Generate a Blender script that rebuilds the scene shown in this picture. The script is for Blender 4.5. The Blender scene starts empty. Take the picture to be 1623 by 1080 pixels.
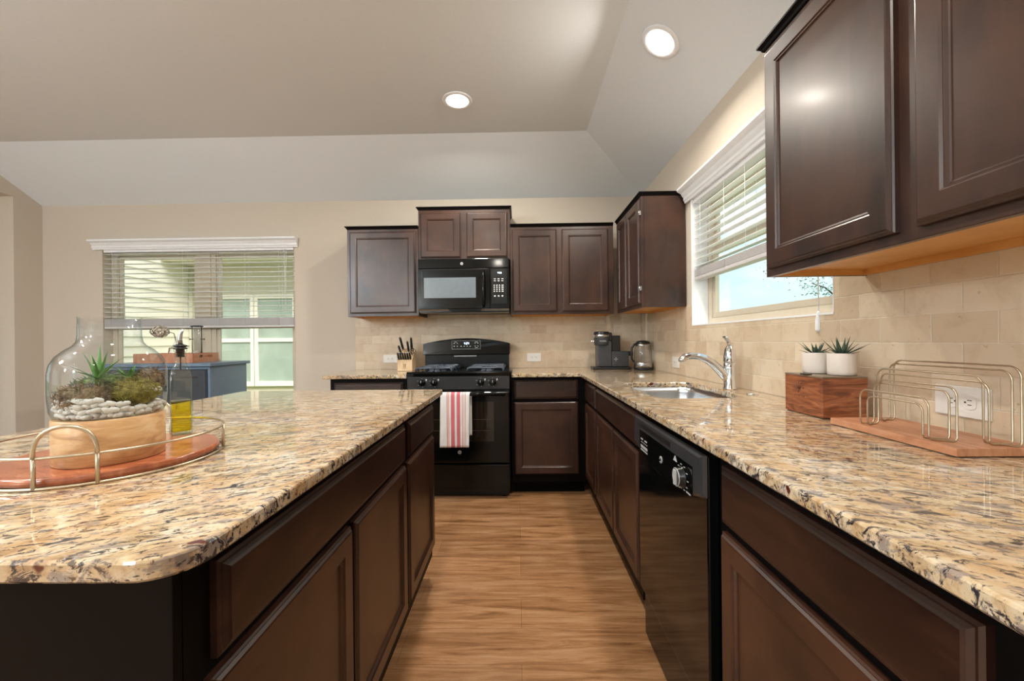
import bpy, bmesh, math, random
from mathutils import Vector, Matrix
random.seed(7)
PI = math.pi
sc = bpy.context.scene
col = sc.collection

# ------------------------------------------------------------------ camera
CAMH = 1.16
YAW = math.atan(10/638.); ROLL = .011
cy_, sy_, cr_, sr_ = math.cos(YAW), math.sin(YAW), math.cos(ROLL), math.sin(ROLL)
F = Vector((-sy_, cy_, 0)); R0 = Vector((cy_, sy_, 0)); U0 = Vector((0, 0, 1))
Rv = R0*cr_ - U0*sr_; Uv = R0*sr_ + U0*cr_
cd = bpy.data.cameras.new('camera'); cam = bpy.data.objects.new('camera', cd); col.objects.link(cam)
cd.sensor_fit = 'HORIZONTAL'; cd.sensor_width = 36; cd.lens = 638/1623*36; cd.clip_start = .02; cd.clip_end = 300
m = Matrix(((Rv.x, Uv.x, -F.x, 0), (Rv.y, Uv.y, -F.y, 0), (Rv.z, Uv.z, -F.z, CAMH), (0, 0, 0, 1)))
cam.matrix_world = m
sc.camera = cam
# ------------------------------------------------------------------ colour management
sc.view_settings.view_transform = 'Standard'
sc.view_settings.look = 'None'
sc.view_settings.gamma = 1
sc.view_settings.exposure = 0.35
sc.view_settings.use_curve_mapping = False
# ------------------------------------------------------------------ world
w = bpy.data.worlds.new('world'); sc.world = w; w.use_nodes = True
nt = w.node_tree; nt.nodes.clear()
o_ = nt.nodes.new('ShaderNodeOutputWorld'); bg = nt.nodes.new('ShaderNodeBackground')
tc = nt.nodes.new('ShaderNodeTexCoord'); sp = nt.nodes.new('ShaderNodeSeparateXYZ'); rp = nt.nodes.new('ShaderNodeValToRGB')
nt.links.new(tc.outputs['Generated'], sp.inputs[0]); nt.links.new(sp.outputs['Z'], rp.inputs[0])
rp.color_ramp.elements[0].position = 0; rp.color_ramp.elements[0].color = (.74, .90, .90, 1)
rp.color_ramp.elements[1].position = .7; rp.color_ramp.elements[1].color = (.40, .66, .85, 1)
e = rp.color_ramp.elements.new(.18); e.color = (.60, .86, .90, 1)
cn = nt.nodes.new('ShaderNodeTexNoise'); cn.inputs['Scale'].default_value = 3.0; cn.inputs['Detail'].default_value = 6
mp = nt.nodes.new('ShaderNodeMapping'); mp.inputs['Scale'].default_value = (1, 1, 4)
nt.links.new(tc.outputs['Generated'], mp.inputs[0]); nt.links.new(mp.outputs[0], cn.inputs['Vector'])
cr2 = nt.nodes.new('ShaderNodeValToRGB'); cr2.color_ramp.elements[0].position = .45; cr2.color_ramp.elements[1].position = .7
nt.links.new(cn.outputs['Fac'], cr2.inputs[0])
mx = nt.nodes.new('ShaderNodeMixRGB'); nt.links.new(cr2.outputs[0], mx.inputs[0]); nt.links.new(rp.outputs[0], mx.inputs[1]); mx.inputs[2].default_value = (.95, .98, .98, 1)
nt.links.new(mx.outputs[0], bg.inputs[0]); bg.inputs[1].default_value = 1.12
nt.links.new(bg.outputs[0], o_.inputs[0])
# ------------------------------------------------------------------ sun
sd = bpy.data.lights.new('sun', 'SUN'); sd.energy = 5.0; sd.angle = .7; sd.color = (1, .95, .86)
so = bpy.data.objects.new('sun', sd); col.objects.link(so)
so.rotation_euler = Vector((-.24, .6, -.9)).to_track_quat('-Z', 'Y').to_euler()

LIGHT_CAN = 15.0      # radiant power of a recessed downlight
LIGHT_FILL = 66.0    # power of each fill globe added out of view behind the camera

# ------------------------------------------------------------------ helpers: materials
def N(t, ty, **kw):
    n = t.nodes.new('ShaderNode'+ty)
    for k, v in kw.items(): setattr(n, k, v)
    return n
def base_mat(name):
    mt = bpy.data.materials.new(name); mt.use_nodes = True
    t = mt.node_tree; b = t.nodes['Principled BSDF']
    return mt, t, b
def ramp(t, stops, inp):
    r = N(t, 'ValToRGB'); el = r.color_ramp.elements
    while len(el) > 1: el.remove(el[0])
    el[0].position = stops[0][0]; el[0].color = (*stops[0][1], 1)
    for p, c in stops[1:]:
        q = el.new(p); q.color = (*c, 1)
    t.links.new(inp, r.inputs[0]); return r.outputs[0]
def coords(t, scale=(1, 1, 1), rot=(0, 0, 0), loc=(0, 0, 0)):
    g = N(t, 'NewGeometry'); mpn = N(t, 'Mapping')
    mpn.inputs['Scale'].default_value = scale; mpn.inputs['Rotation'].default_value = rot; mpn.inputs['Location'].default_value = loc
    t.links.new(g.outputs['Position'], mpn.inputs[0]); return mpn.outputs[0]
def noise(t, vec, scale, detail=4, rough=.5, dist=0):
    n = N(t, 'TexNoise'); n.inputs['Scale'].default_value = scale; n.inputs['Detail'].default_value = detail
    n.inputs['Roughness'].default_value = rough; n.inputs['Distortion'].default_value = dist
    t.links.new(vec, n.inputs['Vector']); return n.outputs['Fac']
def mixc(t, fac, a, b, mode='MIX'):
    n = N(t, 'MixRGB'); n.blend_type = mode
    for i, v in enumerate((fac, a, b)):
        if hasattr(v, 'links'): t.links.new(v, n.inputs[i])
        elif isinstance(v, (int, float)): n.inputs[i].default_value = v
        else: n.inputs[i].default_value = (*v, 1)
    return n.outputs[0]
def bump(t, b, h, strength=.2, dist=.002):
    n = N(t, 'Bump'); n.inputs['Strength'].default_value = strength; n.inputs['Distance'].default_value = dist
    t.links.new(h, n.inputs['Height']); t.links.new(n.outputs[0], b.inputs['Normal'])
def plain(name, c, rough=.5, metal=0, var=.06, scale=30, bmp=0, coat=0, spec=.5):
    mt, t, b = base_mat(name)
    v = coords(t); n = noise(t, v, scale)
    lo = tuple(max(0, x*(1-var)) for x in c); hi = tuple(min(1, x*(1+var)) for x in c)
    t.links.new(ramp(t, [(.3, lo), (.7, hi)], n), b.inputs['Base Color'])
    b.inputs['Roughness'].default_value = rough; b.inputs['Metallic'].default_value = metal
    b.inputs['Coat Weight'].default_value = coat; b.inputs['Specular IOR Level'].default_value = spec
    if bmp: bump(t, b, n, bmp)
    return mt
def wood(name, stops, grain=(1, 1, 8), scale=6, rough=.35, coat=0, bmp=.05, blotch=None, dist=1.0, spec=.5):
    mt, t, b = base_mat(name)
    v = coords(t, grain); n = noise(t, v, scale, 6, .6, dist)
    c = ramp(t, stops, n)
    if blotch:
        n2 = noise(t, coords(t), blotch[0], 3); c = mixc(t, ramp(t, [(.35, (0, 0, 0)), (.75, (1, 1, 1))], n2), c, blotch[1])
    t.links.new(c, b.inputs['Base Color']); b.inputs['Roughness'].default_value = rough
    b.inputs['Coat Weight'].default_value = coat; b.inputs['Coat Roughness'].default_value = .15; b.inputs['Specular IOR Level'].default_value = spec
    bump(t, b, n, bmp, .001); return mt
def glass(name, tint=(.95, .98, .97), ior=1.45, rough=.0, extra=0.0, edge=None):
    mt = bpy.data.materials.new(name); mt.use_nodes = True; t = mt.node_tree; t.nodes.clear()
    o = N(t, 'OutputMaterial'); tr = N(t, 'BsdfTransparent'); gl = N(t, 'BsdfGlossy'); mxs = N(t, 'MixShader'); fr = N(t, 'Fresnel')
    gb = N(t, 'NewGeometry'); mr = N(t, 'MapRange'); mr.inputs['To Min'].default_value = ior; mr.inputs['To Max'].default_value = 1/ior
    t.links.new(gb.outputs['Backfacing'], mr.inputs['Value']); t.links.new(mr.outputs[0], fr.inputs['IOR']); tr.inputs[0].default_value = (*tint, 1); gl.inputs['Roughness'].default_value = rough
    if extra:
        ad = N(t, 'Math', operation='ADD'); ad.use_clamp = True; ad.inputs[1].default_value = extra
        t.links.new(fr.outputs[0], ad.inputs[0]); t.links.new(ad.outputs[0], mxs.inputs[0])
    else: t.links.new(fr.outputs[0], mxs.inputs[0])
    t.links.new(tr.outputs[0], mxs.inputs[1]); t.links.new(gl.outputs[0], mxs.inputs[2]); t.links.new(mxs.outputs[0], o.inputs[0])
    if edge:   # longer path through the glass near the outline absorbs more
        lw = N(t, 'LayerWeight'); lw.inputs['Blend'].default_value = .5
        t.links.new(mixc(t, ramp(t, [(.55, (0, 0, 0)), (.98, (1, 1, 1))], lw.outputs['Facing']), tint, edge), tr.inputs[0])
    return mt
def emit(name, c, s):
    mt, t, b = base_mat(name); b.inputs['Base Color'].default_value = (*c, 1)
    b.inputs['Emission Color'].default_value = (*c, 1); b.inputs['Emission Strength'].default_value = s; return mt

def coordsT(t, stretch, ang, loc=(0, 0, 0)):
    g = N(t, 'NewGeometry'); mpn = N(t, 'Mapping'); mpn.vector_type = 'TEXTURE'
    mpn.inputs['Scale'].default_value = stretch; mpn.inputs['Rotation'].default_value = (0, 0, ang); mpn.inputs['Location'].default_value = loc
    t.links.new(g.outputs['Position'], mpn.inputs[0]); return mpn.outputs[0]
def granite(name, ang):
    mt, t, b = base_mat(name)
    n1 = noise(t, coordsT(t, (1.9, 1, 1.3), ang), 34, 6, .62, .4)
    c = ramp(t, [(.28, (.22, .16, .11)), (.38, (.44, .30, .17)), (.46, (.58, .43, .26)), (.54, (.64, .52, .36)), (.64, (.70, .62, .50)), (.76, (.66, .62, .57))], n1)
    n2 = noise(t, coordsT(t, (1.6, 1, 1.2), ang, (2, 3, 1)), 12, 3, .5)
    c = mixc(t, ramp(t, [(.48, (0, 0, 0)), (.64, (.5, .5, .5))], n2), c, (.52, .29, .11))
    n4 = noise(t, coordsT(t, (2.6, 1, 1.3), ang+.1, (7, 5, 2)), 42, 5, .66, .8)
    c = mixc(t, ramp(t, [(.53, (0, 0, 0)), (.60, (.75, .75, .75))], n4), c, (.24, .205, .20))
    n3 = noise(t, coordsT(t, (2.7, 1, 1.4), ang-.1, (3, 1, 2)), 62, 6, .74, 1.0)
    c = mixc(t, ramp(t, [(.545, (0, 0, 0)), (.595, (1, 1, 1))], n3), c, (.035, .032, .04))
    n6 = noise(t, coordsT(t, (2.0, 1, 1.4), ang, (9, 2, 6)), 120, 4, .65, .6)
    c = mixc(t, ramp(t, [(.56, (0, 0, 0)), (.62, (.9, .9, .9))], n6), c, (.07, .05, .045))
    n5 = noise(t, coordsT(t, (1.6, 1, 1.2), ang, (1, 9, 4)), 42, 2, .5)
    c = mixc(t, ramp(t, [(.68, (0, 0, 0)), (.73, (1, 1, 1))], n5), c, (.10, .02, .015))
    t.links.new(c, b.inputs['Base Color']); b.inputs['Roughness'].default_value = .06; b.inputs['Specular IOR Level'].default_value = .8; b.inputs['Coat Weight'].default_value = .2; b.inputs['Coat Roughness'].default_value = .02; b.inputs['Coat IOR'].default_value = 1.6
    return mt
def tilemat(name, axis, phase):
    mt, t, b = base_mat(name)
    g = N(t, 'NewGeometry'); s = N(t, 'SeparateXYZ'); cb = N(t, 'CombineXYZ'); t.links.new(g.outputs['Position'], s.inputs[0])
    ax = N(t, 'Math', operation='SUBTRACT'); ax.inputs[1].default_value = phase; t.links.new(s.outputs[axis], ax.inputs[0])
    az = N(t, 'Math', operation='SUBTRACT'); az.inputs[1].default_value = .914; t.links.new(s.outputs['Z'], az.inputs[0])
    t.links.new(ax.outputs[0], cb.inputs[0]); t.links.new(az.outputs[0], cb.inputs[1])
    wob = N(t, 'TexNoise'); wob.inputs['Scale'].default_value = 40; t.links.new(cb.outputs[0], wob.inputs['Vector'])
    wm = N(t, 'VectorMath', operation='MULTIPLY_ADD'); wm.inputs[1].default_value = (.004, .004, 0); t.links.new(wob.outputs['Color'], wm.inputs[0]); t.links.new(cb.outputs[0], wm.inputs[2])
    br = N(t, 'TexBrick'); br.offset = .5; br.squash = 1
    br.inputs['Scale'].default_value = 1; br.inputs['Brick Width'].default_value = .1495; br.inputs['Row Height'].default_value = .0765
    br.inputs['Mortar Size'].default_value = .0022; br.inputs['Mortar Smooth'].default_value = .6; br.inputs['Bias'].default_value = 0
    br.inputs['Color1'].default_value = (.60, .475, .345, 1); br.inputs['Color2'].default_value = (.74, .635, .50, 1); br.inputs['Mortar'].default_value = (.70, .62, .51, 1)
    t.links.new(wm.outputs[0], br.inputs['Vector'])
    n = noise(t, coords(t, (1, 1, 1)), 16, 5, .6, .5)
    c = mixc(t, .6, br.outputs['Color'], ramp(t, [(.25, (.74, .64, .52)), (.5, (1, .96, .90)), (.72, (1.0, 1.0, 1.0))], n), 'MULTIPLY')
    n2 = noise(t, coords(t, (1, 1, 1), (0, 0, 0), (4, 4, 4)), 55, 2, .5)
    c = mixc(t, ramp(t, [(.70, (0, 0, 0)), (.76, (.6, .6, .6))], n2), c, (.35, .22, .12))
    t.links.new(c, b.inputs['Base Color']); b.inputs['Roughness'].default_value = .42
    n3 = noise(t, coords(t), 90, 3)
    sub = N(t, 'Math', operation='MULTIPLY_ADD'); sub.inputs[1].default_value = .25; t.links.new(n3, sub.inputs[0])
    inv = N(t, 'Math', operation='SUBTRACT'); inv.inputs[0].default_value = 1; t.links.new(br.outputs['Fac'], inv.inputs[1]); t.links.new(inv.outputs[0], sub.inputs[2])
    bump(t, b, sub.outputs[0], .55, .003); return mt
def floormat():
    mt, t, b = base_mat('vinyl_plank')
    v = coords(t)
    br = N(t, 'TexBrick'); br.offset = .37; br.inputs['Scale'].default_value = 1; br.inputs['Brick Width'].default_value = 1.22; br.inputs['Row Height'].default_value = .18
    br.inputs['Mortar Size'].default_value = .0012; br.inputs['Mortar Smooth'].default_value = .3
    br.inputs['Color1'].default_value = (.80, .80, .80, 1); br.inputs['Color2'].default_value = (1, 1, 1, 1); br.inputs['Mortar'].default_value = (.55, .50, .45, 1)
    t.links.new(v, br.inputs['Vector'])
    n = noise(t, coords(t, (.9, 9, 1)), 3.2, 7, .62, .8)
    c = ramp(t, [(.28, (.21, .095, .038)), (.42, (.40, .195, .082)), (.55, (.54, .285, .135)), (.7, (.63, .375, .205))], n)
    n2 = noise(t, coords(t, (2, 30, 1), (0, 0, 0), (5, 0, 0)), 5, 4, .7, .5)
    c = mixc(t, .4, c, ramp(t, [(.35, (.62, .58, .55)), (.6, (1, 1, 1))], n2), 'MULTIPLY')
    c = mixc(t, 1, c, br.outputs['Color'], 'MULTIPLY')
    t.links.new(c, b.inputs['Base Color']); b.inputs['Roughness'].default_value = .30; b.inputs['Specular IOR Level'].default_value = .45
    bump(t, b, n2, .08, .001); return mt

ESP = [(.25, (.010, .0038, .0028)), (.5, (.025, .0092, .006)), (.75, (.046, .0175, .010))]
M = {}
M['espresso'] = wood('espresso_wood', ESP, (5, 5, .9), 3.2, .34, .06, .04, (4.5, (.070, .027, .014)), spec=.6)
M['espresso_h'] = wood('espresso_wood_flat', ESP, (1, 1, 3), 5, .32, .1, .04, spec=.6)
M['black_wood'] = plain('dark_trim_and_end_shade', (.004, .0032, .003), .5, spec=.08)  # dark trim; the same colour also paints the shade on the island end
M['maple'] = wood('maple_interior', [(.3, (.60, .28, .07)), (.7, (.74, .40, .13))], (1, 1, 3), 6, .4)
M['granite'] = granite('speckled_granite', -.45); M['granite_i'] = granite('speckled_island_granite', .5)
M['tile_r'] = tilemat('travertine_side', 'Y', 1.231); M['tile_b'] = tilemat('travertine_back', 'X', .03)
M['wall'] = plain('cream_wall_paint', (.60, .525, .44), .7, var=.02, scale=120, bmp=.06)
M['ceil'] = plain('white_ceiling_paint', (.76, .80, .84), .85, var=.02, scale=160, bmp=.12)
M['floor'] = floormat()
M['white'] = plain('white_trim_paint', (.86, .87, .90), .35, var=.02)
M['vinyl'] = plain('tan_window_vinyl', (.62, .54, .42), .4, var=.02)
M['slat'] = plain('white_blind_slat', (.88, .88, .88), .4, var=.02)
M['rail'] = plain('grey_white_blind_rail', (.60, .58, .58), .4, var=.02)
M['plastic_w'] = plain('white_plastic', (.78, .76, .72), .35, var=.02)
M['slot'] = plain('outlet_slot_grey', (.08, .075, .07), .5)
M['appl'] = plain('glossy_black_enamel', (.003, .0034, .0036), .08, var=.1, spec=.32)
M['appl_s'] = plain('satin_black_panel', (.008, .009, .0095), .22, var=.1, spec=.35)
M['appl_g'] = plain('charcoal_satin', (.032, .033, .036), .28, var=.1, spec=.4)
M['mwglass'] = plain('grey_microwave_screen', (.17, .205, .24), .12, var=.05)
M['iron'] = plain('cast_iron_grate', (.06, .075, .10), .25, var=.2, bmp=.1)
M['chrome'] = plain('chrome', (.75, .76, .78), .06, 1, var=.02)
M['steel'] = plain('brushed_steel', (.55, .56, .57), .25, 1, var=.05, scale=200)
M['silver'] = plain('silver_print', (.65, .66, .68), .35, .3)
M['brass'] = plain('champagne_wire', (.56, .48, .36), .35, 1, var=.05)
M['display'] = emit('lit_digits', (.75, .85, 1), 1.6)
M['lens'] = emit('lit_lamp_lens', (1, .93, .82), 9)
M['pane'] = glass('window_glass', (.975, .985, .98), 1.45)
M['jar'] = glass('clear_jar_glass', (.955, .975, .985), 1.5, 0, .03, (.50, .60, .64))
M['bottle'] = glass('green_tinted_glass', (.93, .975, .95), 1.5, 0, .03, (.40, .56, .50))
M['oil'] = glass('yellow_olive_oil', (.90, .78, .06), 1.45)
M['acacia'] = wood('acacia_tray_wood', [(.3, (.25, .06, .025)), (.5, (.44, .13, .06)), (.7, (.56, .22, .11))], (1.5, 4, 2), 7, .2, .5)
M['mango'] = wood('blond_mango_wood', [(.3, (.38, .19, .075)), (.5, (.56, .33, .15)), (.7, (.66, .46, .26))], (2, 2, 7), 7, .4, .1)
M['walnutbox'] = wood('reddish_acacia_box', [(.3, (.10, .028, .012)), (.48, (.24, .075, .03)), (.62, (.36, .13, .055)), (.75, (.45, .20, .10))], (1.5, 1.5, 9), 5, .38, .1, dist=1.8)
M['board'] = wood('light_acacia_board', [(.3, (.34, .13, .065)), (.5, (.50, .23, .12)), (.7, (.60, .32, .19))], (9, 1.5, 3), 5, .4)
M['block'] = wood('pale_beech', [(.3, (.62, .42, .24)), (.7, (.74, .56, .36))], (3, 3, 1), 8, .45)
M['blkplast'] = plain('black_plastic', (.012, .012, .013), .3)
M['dkgrey'] = plain('dark_grey_plastic', (.045, .048, .055), .35)
M['pebble'] = plain('white_pebble_stone', (.72, .70, .66), .5, var=.12, scale=60)
M['moss_g'] = plain('yellow_green_moss', (.24, .21, .045), .9, var=.5, scale=90)
M['moss_b'] = plain('brown_dried_moss', (.20, .135, .075), .9, var=.5, scale=90)
M['moss_d'] = plain('dark_green_moss', (.10, .15, .03), .9, var=.5, scale=90)
M['leaf'] = plain('green_leaf', (.09, .26, .045), .4, var=.35, scale=40)
M['leaf2'] = plain('dusty_aloe_leaf', (.05, .085, .055), .45, var=.4, scale=50)
M['soil'] = plain('dark_soil', (.05, .035, .025), .9, var=.4)
M['pot'] = plain('cream_ceramic_pot', (.66, .60, .55), .45, var=.04, scale=12)
M['navy'] = wood('grey_blue_sideboard_paint', [(.3, (.12, .185, .27)), (.7, (.15, .22, .31))], (1, 1, 1), 5, .3)
M['navy_d'] = plain('charcoal_sideboard_front', (.035, .042, .055), .4)
M['terra'] = wood('orange_pine_tray', [(.3, (.42, .16, .08)), (.7, (.60, .30, .18))], (3, 3, 1), 8, .5)
M['dried'] = plain('dried_cream_petal', (.55, .48, .40), .8, var=.2, scale=80)
M['siding'] = plain('cream_lap_siding', (.95, .85, .74), .7, var=.02)
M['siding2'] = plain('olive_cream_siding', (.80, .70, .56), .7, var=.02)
M['fascia'] = plain('beige_fascia', (.62, .57, .43), .6, var=.02)
M['outglass'] = plain('green_grey_window_glass', (.38, .44, .38), .3, var=.15, scale=2)
M['outblind'] = plain('pale_outside_blind', (.60, .64, .56), .5, var=.05)
M['roof'] = plain('brown_roof_shingle', (.16, .12, .09), .9, var=.3)
M['grass'] = plain('lawn_green', (.12, .19, .05), .9, var=.3, scale=5)
M['bark'] = plain('grey_bark', (.10, .08, .06), .9)
M['treeleaf'] = plain('tree_leaf_green', (.05, .13, .06), .6, var=.4)
M['scorch'] = plain('scorched_emblem', (.16, .055, .03), .6)

# ------------------------------------------------------------------ helpers: geometry
class MB:
    def __init__(s): s.v = []; s.f = []; s.sm = []
    def add(s, vs, fs, smooth=False):
        o = len(s.v); s.v += [Vector(p) for p in vs]; s.f += [[i+o for i in f] for f in fs]; s.sm += [smooth]*len(fs); return s
    def box(s, x0, x1, y0, y1, z0, z1):
        vs = [(x, y, z) for x in (x0, x1) for y in (y0, y1) for z in (z0, z1)]
        return s.add(vs, [(0, 1, 3, 2), (4, 6, 7, 5), (0, 4, 5, 1), (2, 3, 7, 6), (0, 2, 6, 4), (1, 5, 7, 3)])
    def prism(s, pts, a, b, axis='z'):
        n = len(pts)
        def P(p, h):
            return {'z': (p[0], p[1], h), 'x': (h, p[0], p[1]), 'y': (p[0], h, p[1])}[axis]
        vs = [P(p, a) for p in pts]+[P(p, b) for p in pts]
        return s.add(vs, [tuple(range(n))[::-1], tuple(range(n, 2*n))]+[(i, (i+1) % n, n+(i+1) % n, n+i) for i in range(n)])
    def rings(s, rings, cap0=True, cap1=True, smooth=True):
        n = len(rings[0]); vs = [p for r in rings for p in r]; fs = []
        for k in range(len(rings)-1):
            for i in range(n): fs.append((k*n+i, k*n+(i+1) % n, (k+1)*n+(i+1) % n, (k+1)*n+i))
        s.add(vs, fs, smooth)
        o = len(s.v)-len(vs)
        if cap0: s.f.append([o+i for i in range(n)][::-1]); s.sm.append(False)
        if cap1: s.f.append([o+(len(rings)-1)*n+i for i in range(n)]); s.sm.append(False)
        return s
    def lathe(s, prof, c=(0, 0, 0), n=40, cap0=True, cap1=True, axis='z', smooth=True):
        rs = []
        for r, h in prof:
            ring = []
            for i in range(n):
                a = 2*PI*i/n; x, y = r*math.cos(a), r*math.sin(a)
                ring.append(Vector({'z': (x, y, h), 'y': (x, h, y), 'x': (h, x, y)}[axis])+Vector(c))
            rs.append(ring)
        return s.rings(rs, cap0, cap1, smooth)
    def cyl(s, c, r, h, axis='z', n=24, r2=None):
        return s.lathe([(r, 0), (r if r2 is None else r2, h)], c, n, axis=axis)
    def tube(s, pts, r, n=8, closed=False, caps=True):
        pts = [Vector(p) for p in pts]; L = len(pts); rr = r if isinstance(r, (list, tuple)) else [r]*L
        up = None; rs = []
        for i in range(L):
            if closed: t = (pts[(i+1) % L]-pts[i-1]).normalized()
            else: t = (pts[min(i+1, L-1)]-pts[max(i-1, 0)]).normalized()
            if up is None: up = t.orthogonal().normalized()
            up = (up-t*up.dot(t)).normalized(); b = t.cross(up)
            rs.append([pts[i]+(up*math.cos(2*PI*k/n)+b*math.sin(2*PI*k/n))*rr[i] for k in range(n)])
        if closed: rs.append(rs[0]); caps = False
        return s.rings(rs, caps, caps)
    def ball(s, c, r, n=12, sc_=(1, 1, 1)):
        c = Vector(c); rs = []
        for j in range(1, n):
            ph = PI*j/n
            rs.append([c+Vector((math.sin(ph)*math.cos(2*PI*i/(2*n))*sc_[0], math.sin(ph)*math.sin(2*PI*i/(2*n))*sc_[1], -math.cos(ph)*sc_[2]))*r for i in range(2*n)])
        return s.rings(rs)
    def build(s, name, mat, parent=None, origin=None, bevel=0, seg=2, kind=None):
        o = origin if origin is not None else (wloc(parent) if parent else Vector((0, 0, 0)))
        me = bpy.data.meshes.new(name); me.from_pydata([tuple(p-o) for p in s.v], [], s.f)
        me.polygons.foreach_set('use_smooth', s.sm)
        bm = bmesh.new(); bm.from_mesh(me); bmesh.ops.recalc_face_normals(bm, faces=bm.faces); bm.to_mesh(me); bm.free()
        me.materials.append(mat if not isinstance(mat, str) else M[mat])
        ob = bpy.data.objects.new(name, me); col.objects.link(ob)
        if parent: ob.parent = parent
        elif origin is not None: ob.location = origin
        if bevel:
            md = ob.modifiers.new('bevel', 'BEVEL'); md.width = bevel; md.segments = seg; md.limit_method = 'ANGLE'; md.angle_limit = .6
        if kind: ob['kind'] = kind
        return ob
def wloc(o):
    v = Vector((0, 0, 0))
    while o: v += Vector(o.location); o = o.parent
    return v
def tag(o, label, cat, group=None):
    o['label'] = label; o['category'] = cat
    if group: o['group'] = group
    return o
def thing(name, loc, label, cat, group=None, rz=0):
    o = bpy.data.objects.new(name, None); o.empty_display_size = .05; col.objects.link(o)
    o.location = loc; o.rotation_euler = (0, 0, rz); return tag(o, label, cat, group)
def struct(o): o['kind'] = 'structure'; return o
def copy_tree(o, parent=None):
    c = o.copy(); col.objects.link(c)
    if parent: c.parent = parent
    for ch in [x for x in bpy.data.objects if x.parent == o]: copy_tree(ch, c)
    return c
def offset_poly(pts, d):
    out = []; n = len(pts); area = sum(pts[i][0]*pts[(i+1) % n][1]-pts[(i+1) % n][0]*pts[i][1] for i in range(n)); sg = 1 if area > 0 else -1
    for i in range(n):
        p0, p1, p2 = Vector(pts[i-1]), Vector(pts[i]), Vector(pts[(i+1) % n])
        a = (p1-p0).normalized(); b = (p2-p1).normalized()
        na = Vector((-a.y, a.x))*sg; nb = Vector((-b.y, b.x))*sg
        k = (na+nb); k = k/max(.3, k.dot(na)) if k.length > 1e-6 else na
        out.append(tuple(p1+k*d))
    return out
def round_poly(pts, radii, n=8):
    out = []; L = len(pts)
    for i in range(L):
        r = radii[i] if isinstance(radii, (list, tuple)) else radii
        p0, p1, p2 = Vector(pts[i-1]), Vector(pts[i]), Vector(pts[(i+1) % L])
        if r <= 0: out.append(tuple(p1)); continue
        a = (p0-p1).normalized(); b = (p2-p1).normalized(); ang = a.angle(b); d = r/math.tan(ang/2)
        s0 = p1+a*d; e0 = p1+b*d; cc = p1+(a+b).normalized()*(r/math.sin(ang/2))
        v0 = s0-cc; v1 = e0-cc; tot = v0.angle(v1); sgn = 1 if v0.x*v1.y-v0.y*v1.x > 0 else -1
        for k in range(n+1):
            th = sgn*tot*k/n; out.append((cc.x+v0.x*math.cos(th)-v0.y*math.sin(th), cc.y+v0.x*math.sin(th)+v0.y*math.cos(th)))
    return out
def slab(name, outer, holes, z0, z1, mat, ease=.004, parent=None, origin=None):
    """flat stone slab with eased top and bottom edges"""
    o = origin if origin is not None else (wloc(parent) if parent else Vector((0, 0, 0)))
    bm = bmesh.new()
    loops = [(outer, ease)]+[(h, -ease) for h in holes]
    topl = []; botl = []
    def ring(pts, z): return [bm.verts.new((p[0]-o.x, p[1]-o.y, z-o.z)) for p in pts]
    allr = []
    for pts, es in loops:
        ins = offset_poly(pts, es); in2 = offset_poly(pts, es*.3)
        rs = [ring(ins, z0), ring(pts, z0+ease), ring(pts, z1-ease), ring(in2, z1-ease*.3), ring(ins, z1)]
        allr.append(rs); n = len(pts)
        for k in range(4):
            for i in range(n): bm.faces.new((rs[k][i], rs[k][(i+1) % n], rs[k+1][(i+1) % n], rs[k+1][i])).smooth = False
    for idx in (0, 4):
        es = []
        for rs in allr:
            r = rs[idx]; n = len(r)
            for i in range(n): es.append(bm.edges.get((r[i], r[(i+1) % n])))
        bmesh.ops.triangle_fill(bm, edges=es, use_beauty=True)
    bmesh.ops.recalc_face_normals(bm, faces=bm.faces)
    me = bpy.data.meshes.new(name); bm.to_mesh(me); bm.free(); me.materials.append(M[mat] if isinstance(mat, str) else mat)
    ob = bpy.data.objects.new(name, me); col.objects.link(ob)
    if parent: ob.parent = parent
    elif origin is not None: ob.location = origin
    return ob
# oriented rectangular mouldings: face is 'b' (faces -Y), 'r' (faces -X), 'i' (faces +X)
def fmap(face, plane):
    if face == 'b': return lambda u, v, w: (u, plane-w, v)
    if face == 'r': return lambda u, v, w: (plane-w, u, v)
    if face == 'i': return lambda u, v, w: (plane+w, u, v)
    if face == 'f': return lambda u, v, w: (u, plane+w, v)
def profile_panel(mb, mp_, u0, u1, v0, v1, steps):
    rs = []
    for ins, wv in steps:
        rs.append([mp_(u0+ins, v0+ins, wv), mp_(u1-ins, v0+ins, wv), mp_(u1-ins, v1-ins, wv), mp_(u0+ins, v1-ins, wv)])
    return mb.rings(rs, True, True, False)
def door_panel(face, plane, u0, u1, v0, v1, fw=.055):
    return profile_panel(MB(), fmap(face, plane), u0, u1, v0, v1,
        [(.0, 0), (0, .011), (.0035, .0135), (.005, .0135), (.008, .019), (.011, .020), (fw-.004, .020), (fw, .0165), (fw+.003, .0165), (fw+.006, .0115), (fw+.009, .0105)])
def drawer_panel(face, plane, u0, u1, v0, v1):
    return profile_panel(MB(), fmap(face, plane), u0, u1, v0, v1,
        [(0, 0), (0, .010), (.004, .0135), (.007, .0135), (.012, .018), (.016, .020)])
def fbox(mb, face, plane, u0, u1, v0, v1, w0, w1):
    mp_ = fmap(face, plane); a = mp_(u0, v0, w0); b = mp_(u1, v1, w1)
    return mb.box(min(a[0], b[0]), max(a[0], b[0]), min(a[1], b[1]), max(a[1], b[1]), min(a[2], b[2]), max(a[2], b[2]))
# ================================================================== SETTING
XR, YB, ZC, ZF = 1.09, 3.6, 2.437, 2.74
XL, YF, XH = -4.33, -3.6, -6.6
struct(MB().box(XH-.1, XR+.13, YF-.1, YB+.13, -.12, 0).build('floor', 'floor'))
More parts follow.
